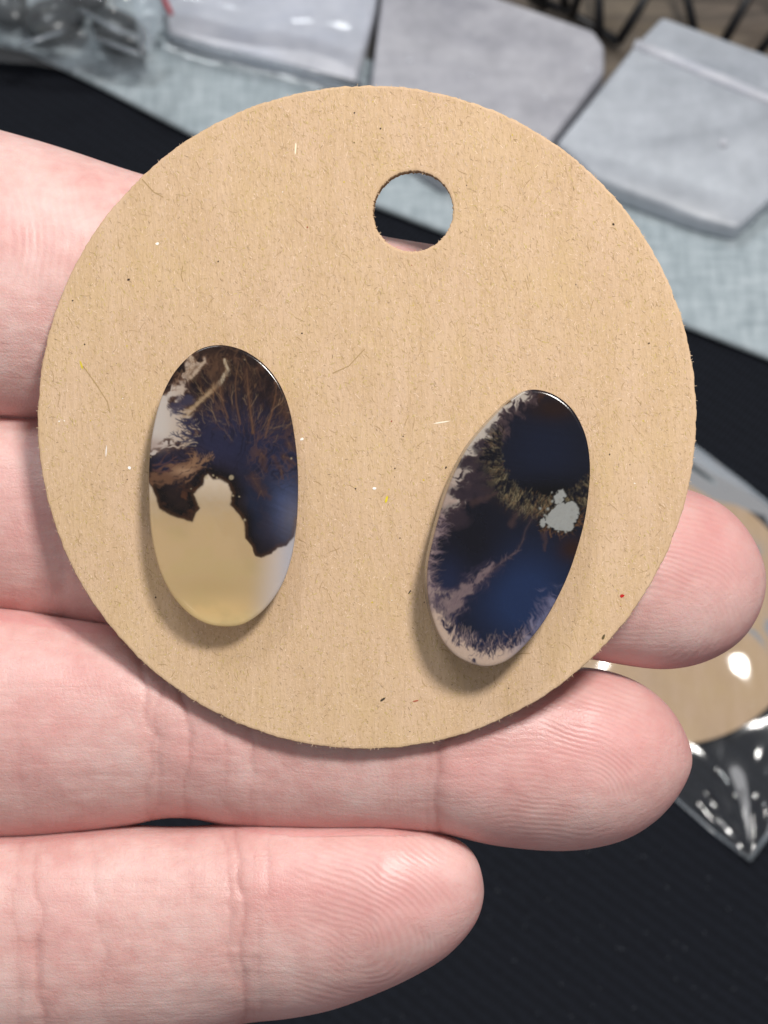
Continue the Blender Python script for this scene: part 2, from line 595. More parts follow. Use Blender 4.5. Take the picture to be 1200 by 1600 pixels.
# ------------------------------------------------------------------ film bags
def film_sheet(name, quad_px, z, mat, amp, freq, nx=70, ny=50, parent=None, zfun=None, seed=0.0):
    """a wavy sheet of film over four traced corners (bilinear), z above the table"""
    c = [np.array(T(x, y, z)) for x, y in quad_px]
    u, v = np.meshgrid(np.linspace(0, 1, nx), np.linspace(0, 1, ny), indexing='ij')
    u, v = u[..., None], v[..., None]
    co = (c[0] * (1 - u) + c[1] * u) * (1 - v) + (c[3] * (1 - u) + c[2] * u) * v
    uu, vv = u[..., 0], v[..., 0]
    e = np.minimum(np.minimum(uu, 1 - uu), np.minimum(vv, 1 - vv))
    env = smooth(0, 0.10, e)
    h = (fbm(uu * freq + seed, vv * freq + seed * 2, 2) - 0.5) * 2 * amp
    ridg = np.abs(fbm(uu * freq * 1.4 + 9 + seed, vv * freq * 0.6 + 4 + seed, 2) - 0.5) * amp * 1.5
    co[..., 2] += (h + ridg) * (0.25 + 0.75 * env)
    if zfun is not None:
        co[..., 2] += zfun(uu, vv)
    idx = np.arange(nx * ny).reshape(nx, ny)
    q = np.stack([idx[:-1, :-1], idx[1:, :-1], idx[1:, 1:], idx[:-1, 1:]], -1).reshape(-1, 4)
    return quad_mesh(name, co.reshape(-1, 3), q, mat, parent=parent)


M_FILM_BACK = mat_film("back_film", 0.003, gloss=0.15)
M_FILM = mat_film("clear_film", 0.008, bump=0.00010, scale=45.0)
M_FILM_TOP = mat_film("hazy_film", 0.055, bump=0.0006, scale=60.0)
M_SEAL = mat_film("seal_film", 0.18, (0.75, 0.85, 0.95))
M_RED = mat_plain("red_zip", (0.45, 0.04, 0.06), 0.5)

# bag C over the whitish slab
bagc = empty("plastic_bag", T(430, 40, PADZ))
tag(bagc, "shiny clear bag wrapped over the whitish slab at the top", "plastic bag", "clear plastic bags")
film_sheet("film", [(225, -130), (252, 56), (568, 138), (606, -120)], SZ + 0.0005, M_FILM_TOP, 0.0016, 4.0, parent=bagc, seed=3.1,
           zfun=lambda u, v: -0.006 * smooth(0.62, 1.0, u) * 1.0)
tube("seal", [T(x, y, SZ - 0.003) for x, y in ((250, 52), (335, 76), (450, 104), (566, 134))], 0.0007, M_SEAL, parent=bagc)

# bag D: crumpled pouch with dark stones
bagd = empty("plastic_bag", T(120, 30, PADZ))
tag(bagd, "crumpled clear zip bag of dark stones at the upper left corner", "plastic bag", "clear plastic bags")
film_sheet("film", [(-160, -140), (-120, 60), (232, 94), (275, -120)], PADZ + 0.010, M_FILM_TOP, 0.0065, 5.0, nx=110, ny=90, parent=bagd, seed=7.7,
           zfun=lambda u, v: 0.005 * np.sin(np.pi * u) - 0.008 * smooth(0.8, 1.0, u))
for pts in (((30, 72), (60, 62), (100, 48)), ((125, 15), (185, 48), (210, 55), (228, 86)), ((150, 60), (205, 80), (225, 88))):
    tube("crease", [T(x, y, PADZ + 0.018) for x, y in pts], 0.0007, M_SEAL, parent=bagd)
film_sheet("zip_flap", [(190, -90), (215, 50), (232, 92), (285, -60)], PADZ + 0.017, M_SEAL, 0.001, 3, nx=30, ny=20, parent=bagd)
tube("zip_line", [T(248, -30, PADZ + 0.020), T(258, 2, PADZ + 0.020), T(268, 22, PADZ + 0.020)], 0.0006, M_RED, parent=bagd)


def pebble(name, c, r, mat, seed, squash=0.7):
    bm = bmesh.new()
    bmesh.ops.create_icosphere(bm, subdivisions=4, radius=1.0)
    rs = np.random.default_rng(seed)
    k = rs.normal(size=(5, 3))
    k /= np.linalg.norm(k, axis=1)[:, None]
    for v in bm.verts:
        p = np.array(v.co)
        s = 1 + 0.16 * sum(math.sin(2.2 * float(p @ kk) + i) for i, kk in enumerate(k)) / 2
        v.co = (p[0] * r * s * 1.25, p[1] * r * s, p[2] * r * s * squash)
    me = bpy.data.meshes.new(name); bm.to_mesh(me); bm.free(); me.shade_smooth(); me.materials.append(mat)
    o = bpy.data.objects.new(name, me); COL.objects.link(o); o.location = c
    o.rotation_euler = (0, 0, rs.uniform(0, 3))
    return o


M_DARKSTONE = mat_cloudy("dark_stone", (0.012, 0.016, 0.022), (0.03, 0.04, 0.045), (0.09, 0.10, 0.08), 0.3, 0.0)
for i, (x, y, r, lab) in enumerate(((185, 48, 0.0058, "dark stone nearest the zip flap inside the crumpled bag"),
                                    (85, 30, 0.0062, "dark stone in the middle of the crumpled bag"),
                                    (15, 10, 0.0048, "dark stone at the far left in the crumpled bag"),
                                    (130, -20, 0.006, "dark stone cut by the top edge inside the crumpled bag"))):
    s = pebble("dark_stone", T(x, y, PADZ + 0.0045), r, M_DARKSTONE, 30 + i)
    tag(s, lab, "stone", "dark stones in the crumpled bag")

# bag in front right with a kraft disc
bagr = empty("plastic_bag", T(1035, 950, 0.002))
tag(bagr, "flat clear bag around the second kraft disc behind the fingertips", "plastic bag", "clear plastic bags")


def disc(name, c, r, h, mat, n=160):
    vs, fs = [], []
    prof = [(r - 0.0002, h), (r, h - 0.0001), (r, 0.0001), (r - 0.0002, 0.0)]
    for rr, z in prof:
        for k in range(n):
            th = 2 * math.pi * k / n
            vs.append((rr * math.cos(th), rr * math.sin(th), z))
    for i in range(3):
        for k in range(n):
            fs.append((i * n + k, (i + 1) * n + k, (i + 1) * n + (k + 1) % n, i * n + (k + 1) % n))
    fs.append(tuple(range(n)))
    fs.append(tuple(reversed(range(3 * n, 4 * n))))
    o = mesh_obj(name, vs, fs, mat, smooth_shade=False)
    o.location = c
    return o


R2 = 222 * KPX * (T(1035, 950).y * 0 + (CAM - T(1035, 950)).dot(AX_B))
card2 = disc("kraft_card", T(1032, 950, 0.0030), R2, 0.0007, M_KRAFT)
tag(card2, "second round kraft card lying in the clear bag on the black cloth", "card", "round kraft cards")
bag_q = [(1170, 1342), (700, 960), (985, 622), (1455, 985)]
bowl = lambda u, v: 0.0045 * np.sin(np.pi * u) ** 0.6 * np.sin(np.pi * v) ** 0.6
def pouch(u, v):
    rr = np.hypot(u, v)
    a = np.arctan2(v, u + 1e-6)
    return bowl(u, v) + 0.0010 * np.sin(a * 9 + 3 * fbm(u * 6, v * 6, 2)) * smooth(0.0, 0.12, rr) * smooth(0.5, 0.15, rr)


film_sheet("film", bag_q, 0.0024, M_FILM, 0.0042, 3.3, nx=130, ny=110, parent=bagr, zfun=pouch, seed=1.3)
film_sheet("back_film", bag_q, 0.0020, M_FILM_BACK, 0.0002, 4.0, parent=bagr)
for a, b in ((0, 1), (2, 3), (3, 0)):
    p, q_ = bag_q[a], bag_q[b]
    pts = []
    for i in range(9):
        t = i / 8
        pts.append(T(p[0] + (q_[0] - p[0]) * t, p[1] + (q_[1] - p[1]) * t + 3 * math.sin(t * 14), 0.0026))
    tube("seal", pts, 0.00055 if a else 0.0003, M_SEAL, parent=bagr)
film_sheet("seam", [(985, 618), (1455, 981), (1452, 1003), (982, 640)], 0.0035, M_SEAL, 0.0004, 6, nx=60, ny=8, parent=bagr)

# ------------------------------------------------------------------ black wire stand at the top
stand = empty("wire_stand", T(1010, -60, 0.0))
tag(stand, "black zigzag wire stand on the brown wood behind the slabs", "wire stand")
foot_z = 0.002
zig = [((800, -30), (850, 12)), ((868, -60), (845, 4)), ((868, -60), (885, 16)), ((915, -40), (893, 28)), ((935, -70), (937, 60)),
       ((1025, -30), (966, 66)), ((1062, -60), (1087, 60)), ((1190, -40), (1128, 70)), ((1250, 0), (1178, 92)), ((1215, -40), (1290, 110))]
for (x0, y0), (x1, y1) in zig:
    tube("wire", [T(x0, y0, foot_z + 0.012), T((x0 + x1) / 2, (y0 + y1) / 2, foot_z + 0.006), T(x1, y1, foot_z)], 0.00125, M_WIRE, parent=stand, n=10)
tube("rail", [T(780, -62, foot_z + 0.013), T(1020, -52, foot_z + 0.013), T(1300, -42, foot_z + 0.013)], 0.0016, M_WIRE, parent=stand, n=10)
tube("rail", [T(830, -2, foot_z), T(885, 16, foot_z), T(966, 66, foot_z)], 0.0013, M_WIRE, parent=stand, n=10)

# ------------------------------------------------------------------ kraft card in the hand
YAW = math.radians(6.5)
cz = (AX_B * math.cos(YAW) - AX_R * math.sin(YAW)).normalized()      # card normal, turned a little to the left
cx = AX_U.cross(cz).normalized()
cy = cz.cross(cx).normalized()
CC = P(562.5, 652, 0.16)
M_CARD = Matrix(((cx.x, cy.x, cz.x, CC.x), (cx.y, cy.y, cz.y, CC.y), (cx.z, cy.z, cz.z, CC.z), (0, 0, 0, 1)))


def on_plane(px, py, origin, normal):
    r = ray(px, py)
    return CAM + r * ((origin - CAM).dot(normal) / r.dot(normal))


def card_local(px, py, h=0.0):
    return M_CARD.inverted() @ on_plane(px, py, CC + cz * h, cz)


RC = 518.5 * KPX * 0.16
HC = card_local(645, 330)
RH = 62.5 * KPX * 0.16
TH = 0.0013


def loop_prof(cxy, r, n, jit, outer, seed):
    rs = np.random.default_rng(seed)
    th = np.arange(n) / n * 2 * math.pi
    j = (fbm(np.cos(th) * 40 + 50, np.sin(th) * 40 + 50, 3) - 0.5) * 2 * jit + rs.normal(size=n) * jit * 0.15
    sg = 1 if outer else -1
    rings = []
    for off, z, jj in ((0.00022, 0.0, 0.3), (0.00007, -0.000035, 0.7), (0.0, -0.00013, 1.0), (0.00002, -TH * 0.55, 1.3), (0.00004, -TH + 0.00005, 1.2), (0.0002, -TH, 0.4)):
        rr = r - sg * off + j * jj
        rings.append(np.stack([cxy[0] + rr * np.cos(th), cxy[1] + rr * np.sin(th), np.full(n, z)], 1))
    return rings


no, nh = 900, 240
ro = loop_prof((0, 0), RC, no, 0.00008, True, 1)
rh = loop_prof((HC.x, HC.y), RH, nh, 0.00007, False, 2)
bm = bmesh.new()
Lo = [[bm.verts.new(p) for p in r] for r in ro]
Lh = [[bm.verts.new(p) for p in r] for r in rh]
for L, flip in ((Lo, False), (Lh, True)):
    n = len(L[0])
    for i in range(len(L) - 1):
        for k in range(n):
            f = (L[i][k], L[i + 1][k], L[i + 1][(k + 1) % n], L[i][(k + 1) % n])
            bm.faces.new(tuple(reversed(f)) if flip else f)
for ri, up in ((0, True), (-1, False)):
    es = []
    for L in (Lo, Lh):
        n = len(L[ri])
        for k in range(n):
            es.append(bm.edges.get((L[ri][k], L[ri][(k + 1) % n])))
    g = bmesh.ops.triangle_fill(bm, edges=es, use_beauty=True, use_dissolve=False)
bmesh.ops.recalc_face_normals(bm, faces=bm.faces)
me = bpy.data.meshes.new("kraft_card"); bm.to_mesh(me); bm.free()
me.materials.append(M_KRAFT)
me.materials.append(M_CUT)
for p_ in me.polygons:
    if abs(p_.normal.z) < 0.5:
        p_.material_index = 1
card = bpy.data.objects.new("kraft_card", me); COL.objects.link(card)
card.matrix_world = M_CARD
tag(card, "large round kraft card with a punched hole, held across the fingers", "card", "round kraft cards")

# loose fibres pressed into the card face
def fibres(n):
    vs, fs, cs = [], [], []
    pal = [((0.43, 0.285, 0.16), 26), ((0.455, 0.32, 0.14), 26), ((0.49, 0.38, 0.12), 14), ((0.67, 0.50, 0.36), 30), ((0.30, 0.20, 0.11), 4), ((0.61, 0.44, 0.30), 34)]
    cols = [p[0] for p in pal]; wts = [p[1] for p in pal]
    for i in range(n):
        r = RC * math.sqrt(random.random()) * 0.992
        a = random.uniform(0, 2 * math.pi)
        x, y = r * math.cos(a), r * math.sin(a)
        if (x - HC.x) ** 2 + (y - HC.y) ** 2 < (RH * 1.07) ** 2:
            continue
        up = y / RC * 0.5 + 0.5
        base = math.radians(112) if random.random() < 0.25 + 0.5 * up else random.uniform(0, math.pi)
        d = base + random.gauss(0, 0.35)
        big = random.random()
        L = random.uniform(0.00010, 0.00032) * (1.0 + 0.4 * up) if big < 0.992 else random.uniform(0.0006, 0.0012)
        wd = random.uniform(0.000013, 0.000028)
        col = np.array(random.choices(cols, wts)[0]) * random.uniform(0.8, 1.15)
        if big >= 0.992 and random.random() < 0.6:
            col = np.array((0.34, 0.22, 0.10))
        seg = 4
        curl = random.gauss(0, 0.33)
        z = random.uniform(0.000006, 0.00002)
        b = len(vs)
        px, py = x, y
        for k in range(seg + 1):
            ww = wd * (0.35 + 0.65 * math.sin(math.pi * (0.1 + 0.8 * k / seg)))
            nx_, ny_ = -math.sin(d), math.cos(d)
            vs.append((px - nx_ * ww, py - ny_ * ww, z)); vs.append((px + nx_ * ww, py + ny_ * ww, z))
            cs.append(col); cs.append(col)
            px += math.cos(d) * L / seg; py += math.sin(d) * L / seg
            d += curl / seg * 2
        if px * px + py * py > (RC * 0.995) ** 2 or (px - HC.x) ** 2 + (py - HC.y) ** 2 < (RH * 1.05) ** 2:
            del vs[b:]; del cs[b:]
            continue
        for k in range(seg):
            fs.append((b + 2 * k, b + 2 * k + 2, b + 2 * k + 3, b + 2 * k + 1))
    # fuzz standing off the cut rim
    for i in range(260):
        a = random.uniform(0, 2 * math.pi)
        hole = random.random() < 0.08
        cx0, cy0, rr = (HC.x, HC.y, RH) if hole else (0, 0, RC)
        L = random.uniform(0.00008, 0.00026) * (-1 if hole else 1)
        a2 = a + random.uniform(-0.9, 0.9) * 0.5
        x, y = cx0 + rr * 0.9985 * math.cos(a), cy0 + rr * 0.9985 * math.sin(a)
        x2, y2 = x + L * math.cos(a2), y + L * math.sin(a2)
        z = random.uniform(-0.0004, -0.00002); wd = 0.000022
        b = len(vs)
        nx_, ny_ = -math.sin(a2) * wd, math.cos(a2) * wd
        vs += [(x - nx_, y - ny_, z), (x + nx_, y + ny_, z), (x2 + nx_ * .4, y2 + ny_ * .4, z + 0.00003), (x2 - nx_ * .4, y2 - ny_ * .4, z + 0.00003)]
        cs += [(0.62, 0.46, 0.31)] * 4
        fs.append((b, b + 1, b + 2, b + 3))
    # flecks
    for i in range(110):
        r = RC * math.sqrt(random.random()) * 0.98
        a = random.uniform(0, 2 * math.pi)
        x, y = r * math.cos(a), r * math.sin(a)
        if (x - HC.x) ** 2 + (y - HC.y) ** 2 < (RH * 1.1) ** 2:
            continue
        s = random.uniform(0.00003, 0.00009)
        t = random.random()
        col = (0.04, 0.025, 0.015) if t < 0.5 else (0.82, 0.76, 0.66) if t < 0.60 else (0.55, 0.42, 0.03) if t < 0.95 else (0.30, 0.06, 0.03)
        add_fleck(vs, fs, cs, x, y, s, s * random.uniform(0.5, 1.4), random.uniform(0, 3), col)
    for px, py, sx, sy, ang, col in ((972, 931, .00022, .00017, .3, (0.42, 0.012, 0.01)), (604, 780, .00042, .00012, 1.35, (0.62, 0.5, 0.02)), (585, 763, .0002, .00014, .2, (0.85, .82, .78)),
                                     (127, 570, .0005, .00010, 1.9, (0.58, 0.46, 0.03)), (246, 381, .00018, .00014, 0, (.85, .8, .72)), (472, 686, .0002, .00014, .5, (.85, .8, .72)),
                                     (202, 731, .00017, .00016, 0, (.85, .82, .78)), (166, 705, .0006, .00008, 1.5, (.72, .66, .6)), (201, 437, .00016, .0001, .4, (.05, .03, .02)),
                                     (462, 232, .0007, .00009, 1.5, (.80, .68, .5)), (690, 660, .0008, .00007, .15, (.8, .7, .55)), (640, 925, .00022, .00006, 1, (.03, .02, .02)),
                                     (598, 1093, .0003, .00010, .6, (.04, .03, .02)), (943, 995, .0003, .00012, 1.1, (.10, .07, .03)), (650, 1095, .0003, .00007, .2, (.36, .09, .05))):
        l = card_local(px, py)
        add_fleck(vs, fs, cs, l.x, l.y, sx, sy, ang, col)
    # a few long dark hairs, as in the photograph
    for pts in (((222, 280), (240, 300), (255, 308)), ((352, 620), (345, 600), (330, 585)), ((520, 583), (545, 572), (570, 545)), ((305, 600), (318, 618), (325, 640), (340, 655)),
                ((130, 572), (150, 600), (168, 628), (172, 645)), ((286, 415), (283, 430), (286, 440))):
        b = len(vs); n_ = len(pts)
        L = [card_local(*p) for p in pts]
        for k, l in enumerate(L):
            dd = (L[min(k + 1, n_ - 1)] - L[max(k - 1, 0)]); nn = Vector((-dd.y, dd.x, 0)).normalized() * 0.00004
            vs.append((l.x - nn.x, l.y - nn.y, 0.000022)); vs.append((l.x + nn.x, l.y + nn.y, 0.000022))
            cs.append((0.36, 0.24, 0.11)); cs.append((0.36, 0.24, 0.11))
        for k in range(n_ - 1):
            fs.append((b + 2 * k, b + 2 * k + 2, b + 2 * k + 3, b + 2 * k + 1))
    return vs, fs, cs


def add_fleck(vs, fs, cs, x, y, sx, sy, ang, col):
    b = len(vs)
    for k in range(6):
        t = k / 6 * 2 * math.pi
        rr = random.uniform(0.75, 1.15)
        u, v = math.cos(t) * sx * rr, math.sin(t) * sy * rr
        vs.append((x + u * math.cos(ang) - v * math.sin(ang), y + u * math.sin(ang) + v * math.cos(ang), 0.000024)); cs.append(col)
    fs.append(tuple(range(b, b + 6)))


fv, ff, fc = fibres(34000)
fib = mesh_obj("paper_fibre", fv, ff, M_FIBRE, smooth_shade=False)
cattr(fib.data, "fibre", np.array(fc))
fib.parent = card
fib["kind"] = "stuff"


# ------------------------------------------------------------------ agate cabochons
class Canvas:
    """colour field of one stone face; units are the stone's own drawing units, ~2 per sample"""
    def __init__(self, x0, y0, x1, y1, step=2.0):
        self.x0, self.y0, self.step = x0, y0, step
        self.X, self.Y = np.meshgrid(np.arange(x0, x1, step), np.arange(y0, y1, step), indexing='xy')
        self.c = np.zeros(self.X.shape + (3,))

    def sdf(self, pts, wx=None, wy=None):
        X, Y = (self.X if wx is None else wx), (self.Y if wy is None else wy)
        d = np.full(X.shape, 1e9)
        ins = np.zeros(X.shape, bool)
        n = len(pts)
        for i in range(n):
            (ax, ay), (bx, by) = pts[i], pts[(i + 1) % n]
            ex, ey = bx - ax, by - ay
            t = np.clip(((X - ax) * ex + (Y - ay) * ey) / (ex * ex + ey * ey + 1e-9), 0, 1)
            d = np.minimum(d, np.hypot(X - ax - t * ex, Y - ay - t * ey))
            if ay != by:
                cr = (ay > Y) != (by > Y)
                ins ^= cr & (X < ex * (Y - ay) / (by - ay) + ax)
        return np.where(ins, -d, d)

    def blend(self, col, a):
        a = np.clip(a, 0, 1)[..., None]
        self.c = self.c * (1 - a) + lin(col) * a if np.ndim(col) == 1 or isinstance(col, tuple) else self.c * (1 - a) + col * a

    def stroke(self, pts, w0, w1, col, alpha, soft=0.6):
        pts = np.asarray(pts, float)
        n = len(pts)
        col = lin(col)
        mx = max(w0, w1) * 2 + 4
        x0, y0 = pts.min(0) - mx
        x1, y1 = pts.max(0) + mx
        i0, i1 = int(max(0, (x0 - self.x0) / self.step)), int(min(self.X.shape[1], (x1 - self.x0) / self.step + 1))
        j0, j1 = int(max(0, (y0 - self.y0) / self.step)), int(min(self.X.shape[0], (y1 - self.y0) / self.step + 1))
        if i1 <= i0 or j1 <= j0:
            return
        X, Y = self.X[j0:j1, i0:i1], self.Y[j0:j1, i0:i1]
        N = fbm(X / 15, Y / 15, 3) - 0.5 if max(w0, w1) > 5.5 else 0.0
        A = np.zeros(X.shape)
        for k in range(n - 1):
            (ax, ay), (bx, by) = pts[k], pts[k + 1]
            ex, ey = bx - ax, by - ay
            t = np.clip(((X - ax) * ex + (Y - ay) * ey) / (ex * ex + ey * ey + 1e-9), 0, 1)
            d = np.hypot(X - ax - t * ex, Y - ay - t * ey)
            s = (k + t) / (n - 1)
            wd = w0 * (1 - s) + w1 * s
            A = np.maximum(A, smooth(1.0 + soft, 1.0 - soft, (d + max(w0, w1) * 1.1 * N) / np.maximum(wd, 0.5)))
        A = (A * alpha)[..., None]
        self.c[j0:j1, i0:i1] = self.c[j0:j1, i0:i1] * (1 - A) + col * A

    def fern(self, x, y, ang, L, w, col, alpha, rs, depth=0, wig=0.25, split=0.5):
        pts = [(x, y)]
        n = max(3, int(L / 9))
        a = ang
        for k in range(n):
            a += rs.normal() * wig
            a += (ang - a) * 0.25
            x += math.cos(a) * L / n
            y += math.sin(a) * L / n
            pts.append((x, y))
            if depth < 2 and rs.random() < split * 0.5 and 0 < k < n - 1:
                self.fern(x, y, a + rs.choice((-1, 1)) * rs.uniform(0.35, 0.8), L * (1 - k / n) * rs.uniform(0.4, 0.8), w * (1 - 0.7 * k / n), col, alpha * 0.9, rs, depth + 1, wig, split)
        self.stroke(pts, w, w * 0.3, col, alpha)

    def feather(self, sd, fx, fy, amp, ka, seed=0.0, rs_=60.0):
        """signed distance with an edge broken into streaks that run away from (fx, fy)"""
        X, Y = self.X, self.Y
        w1 = fbm(X / 45 + seed, Y / 45 + seed, 3) - 0.5
        th = np.arctan2(Y - fy, X - fx) + w1 * 0.30
        r_ = np.hypot(X - fx, Y - fy) + w1 * 40
        s_ = 0.50 * vnoise(th * ka + 40 + seed, r_ / rs_ + seed) + 0.32 * vnoise(th * ka * 2.3 + 90, r_ / (rs_ * 0.6) + seed) + 0.24 * vnoise(th * ka * 5.1 + 10, r_ / (rs_ * 0.4))
        return sd + amp * (s_ - 0.53) * 2, s_

    def soften(self):
        if not hasattr(self, 'clear'):
            self.clear = np.zeros(self.X.shape)
        c = self.c
        c[1:-1] = (c[:-2] + 2 * c[1:-1] + c[2:]) / 4
        c[:, 1:-1] = (c[:, :-2] + 2 * c[:, 1:-1] + c[:, 2:]) / 4

    def sample_clear(self, x, y):
        keep, self.c = self.c, np.repeat(self.clear[..., None], 3, 2)
        v = self.sample(x, y)[:, 0]
        self.c = keep
        return v

    def sample(self, x, y):
        fx = np.clip((x - self.x0) / self.step, 0, self.X.shape[1] - 1.001)
        fy = np.clip((y - self.y0) / self.step, 0, self.X.shape[0] - 1.001)
        i, j = fx.astype(int), fy.astype(int)
        fx, fy = (fx - i)[..., None], (fy - j)[..., None]
        c = self.c
        return (c[j, i] * (1 - fx) + c[j, i + 1] * fx) * (1 - fy) + (c[j + 1, i] * (1 - fx) + c[j + 1, i + 1] * fx) * fy


def paint_stone_one():
    rs = np.random.default_rng(5)
    K = Canvas(60, 80, 860, 1520)
    X, Y = K.X, K.Y
    n1 = fbm(X / 26, Y / 26, 4) - 0.5
    n2 = fbm(X / 26 + 40, Y / 26 + 11, 4) - 0.5
    wx, wy = X + n1 * 34, Y + n2 * 34
    # pale milky ground, honey clear end
    K.c[:] = lin((196, 180, 162))
    K.blend((184, 158, 120), smooth(700, 1000, Y + n1 * 60))
    K.blend((208, 177, 124), np.exp(-(((X - 420) / 190) ** 2 + ((Y - 1400) / 80) ** 2)) * 0.9)  # glow of light through the clear end, painted into the colour
    K.blend((168, 146, 102), np.exp(-(((X - 400) / 260) ** 2 + ((Y - 1290) / 70) ** 2)) * 0.55)  # darker band: internal shadow painted into the colour
    K.blend((208, 184, 134), smooth(1395, 1470, Y + (X - 440) ** 2 * 0.0011) * 0.7)  # paler lower rim: light caught at the edge, painted in
    K.blend((178, 158, 112), smooth(0.45, 0.7, fbm(X / 120, Y / 80, 4)) * smooth(900, 1000, Y) * 0.4)
    K.blend((180, 168, 162), smooth(560, 740, X + (1300 - Y) * -0.12) * smooth(960, 1120, Y))
    K.blend((150, 158, 176), smooth(700, 800, X) * smooth(900, 1050, Y) * 0.5)
    # dark dendrite body
    body = [(60, 60), (880, 60), (880, 930), (812, 960), (800, 1040), (760, 1085), (720, 1095), (690, 1125), (640, 1142), (612, 1135), (595, 1090), (565, 1050), (558, 970), (530, 930), (490, 890), (496, 868),
            (500, 830), (480, 790), (440, 765), (410, 765), (385, 742), (365, 760), (360, 795), (335, 815), (318, 840), (330, 870), (346, 905), (325, 930), (310, 972), (260, 958), (200, 935), (150, 905), (130, 840), (100, 780), (60, 740)]
    sb = K.sdf(body, X + n1 * 10, Y + n2 * 10)
    dark = np.zeros_like(K.c)
    # inside colour: brown-black above, indigo in the middle, blue at right, black towards the clear end
    dark[:] = lin((40, 29, 27))
    def db(col, a):
        nonlocal dark
        a = np.clip(a, 0, 1)[..., None]
        dark = dark * (1 - a) + lin(col) * a
    streak = fbm((X * 0.75 + Y * 0.5) / 90, (Y * 0.75 - X * 0.35) / 7, 3)
    db((42, 42, 66), np.exp(-(((X - 470) / 240) ** 2 + ((Y - 570) / 170) ** 2)) * 1.15)
    db((38, 40, 66), np.exp(-(((X - 690) / 150) ** 2 + ((Y - 640) / 150) ** 2)))
    db((40, 40, 62), np.exp(-(((X - 170) / 100) ** 2 + ((Y - 680) / 60) ** 2)) * 0.9)
    db((58, 70, 104), np.exp(-(((X - 760) / 95) ** 2 + ((Y - 900) / 170) ** 2)) * 1.1)
    db((30, 38, 60), np.exp(-(((X - 600) / 75) ** 2 + ((Y - 900) / 190) ** 2)) * 0.9)
    db((104, 70, 48), smooth(0.52, 0.72, fbm(X / 46, Y / 70, 4)) * smooth(420, 250, Y) * 0.22)
    db((92, 56, 40), smooth(0.55, 0.75, fbm(X / 40 + 9, Y / 60, 4)) * smooth(560, 700, X) * smooth(560, 380, Y) * 0.22)
    rim = smooth(-95, -8, sb)
    db((20, 15, 14), rim * smooth(620, 720, Y) * smooth(760, 560, X))
    db((88, 58, 36), np.exp(-((sb + 7) / 9) ** 2) * 0.4 * smooth(700, 760, Y))
    db((84, 52, 36), smooth(0.55, 0.72, fbm(X / 34 + 3, Y / 34, 3)) * np.exp(-(((X - 260) / 90) ** 2 + ((Y - 870) / 70) ** 2)))
    dark *= (0.86 + 0.28 * streak)[..., None]
    dark *= (0.90 + 0.2 * fbm(X / 5, Y / 5, 2))[..., None]
    _, pst = K.feather(sb, 520, 660, 1, 15, 6.0, 110)
    _, pst2 = K.feather(sb, 470, 880, 1, 26, 9.0, 150)
    top = smooth(520, 300, Y)
    dbx = np.clip(smooth(0.52, 0.72, pst) * (0.25 + 0.55 * top) * smooth(90, 220, np.hypot(X - 510, Y - 650)), 0, 1)
    db((84, 62, 48), dbx * 0.32)
    db((128, 92, 66), smooth(0.64, 0.82, pst) * top * 0.3)
    db((24, 18, 19), smooth(0.50, 0.30, pst) * top * 0.7)
    db((88, 62, 56), smooth(0.60, 0.78, pst2) * smooth(540, 620, X) * smooth(480, 560, Y) * smooth(800, 700, Y) * 0.6)
    db((26, 24, 36), smooth(0.5, 0.32, pst2) * smooth(420, 560, Y) * smooth(900, 700, Y) * 0.6)
    K.blend(dark, smooth(5, -5, sb) * (1 - 0.15 * np.exp(-(((X - 800) / 70) ** 2 + ((Y - 960) / 120) ** 2))))
    # the pale bay on the left and its channels
    bay = [(100, 330), (165, 335), (200, 322), (235, 312), (262, 280), (285, 250), (298, 210), (300, 165), (318, 160), (318, 208), (345, 212), (370, 190), (376, 205), (345, 240), (312, 265), (285, 300), (262, 335), (262, 362),
           (235, 385), (190, 408), (205, 440), (240, 452), (272, 448), (296, 436), (298, 470), (270, 495), (298, 512), (305, 540), (282, 562), (262, 590), (230, 602), (200, 598), (150, 612), (60, 645)]
    s1 = K.sdf(bay, X + n1 * 46, Y + n2 * 46)
    s1, _ = K.feather(s1, 500, 600, 52, 13, 2.0)
    K.blend((92, 66, 54), smooth(34, 0, s1) * 0.75)
    pm = smooth(140, 290, X)[..., None]
    pale = lin((186, 176, 168)) * (1 - pm) + lin((172, 154, 138)) * pm
    K.blend(pale, smooth(10, -16, s1))
    K.blend((150, 128, 118), np.exp(-(((X - 120) / 60) ** 2 + ((Y - 600) / 36) ** 2)) * 0.7)
    # purple islands in the bay
    for (ex, ey, ew, eh) in ((285, 385, 45, 26), (235, 415, 50, 20), (225, 440, 30, 12)):
        e = ((X - ex + n1 * 40) / ew) ** 2 + ((Y - ey + n2 * 40) / eh) ** 2
        K.blend((66, 62, 82), smooth(1.7, 0.2, e) * 0.8)
    for pts, w0, w1, col in ((((463, 192), (470, 214), (478, 240), (460, 268), (456, 288), (424, 322)), 7, 12, (172, 158, 136)), (((424, 322), (372, 368), (322, 414), (276, 455)), 9, 13, (156, 132, 104)),
                             (((300, 172), (312, 215), (290, 258)), 8, 14, (170, 150, 130)), (((368, 196), (340, 232), (300, 276)), 7, 12, (170, 150, 130))):
        K.stroke(pts, w0 * 1.7, w1 * 1.5, (98, 70, 48), 0.6, 0.9)
        K.stroke(pts, w0 * .9, w1 * .85, col, 0.95)
    for i in range(26):
        t = rs.random()
        x, y = np.interp(t, [0, .4, 1], [468, 470, 300]), np.interp(t, [0, .4, 1], [200, 270, 440])
        K.fern(x, y, rs.choice((-1, 1)) * rs.uniform(0.3, 0.9) - 0.9, rs.uniform(14, 44), 2.4, (150, 128, 102), rs.uniform(0.3, 0.7), rs)
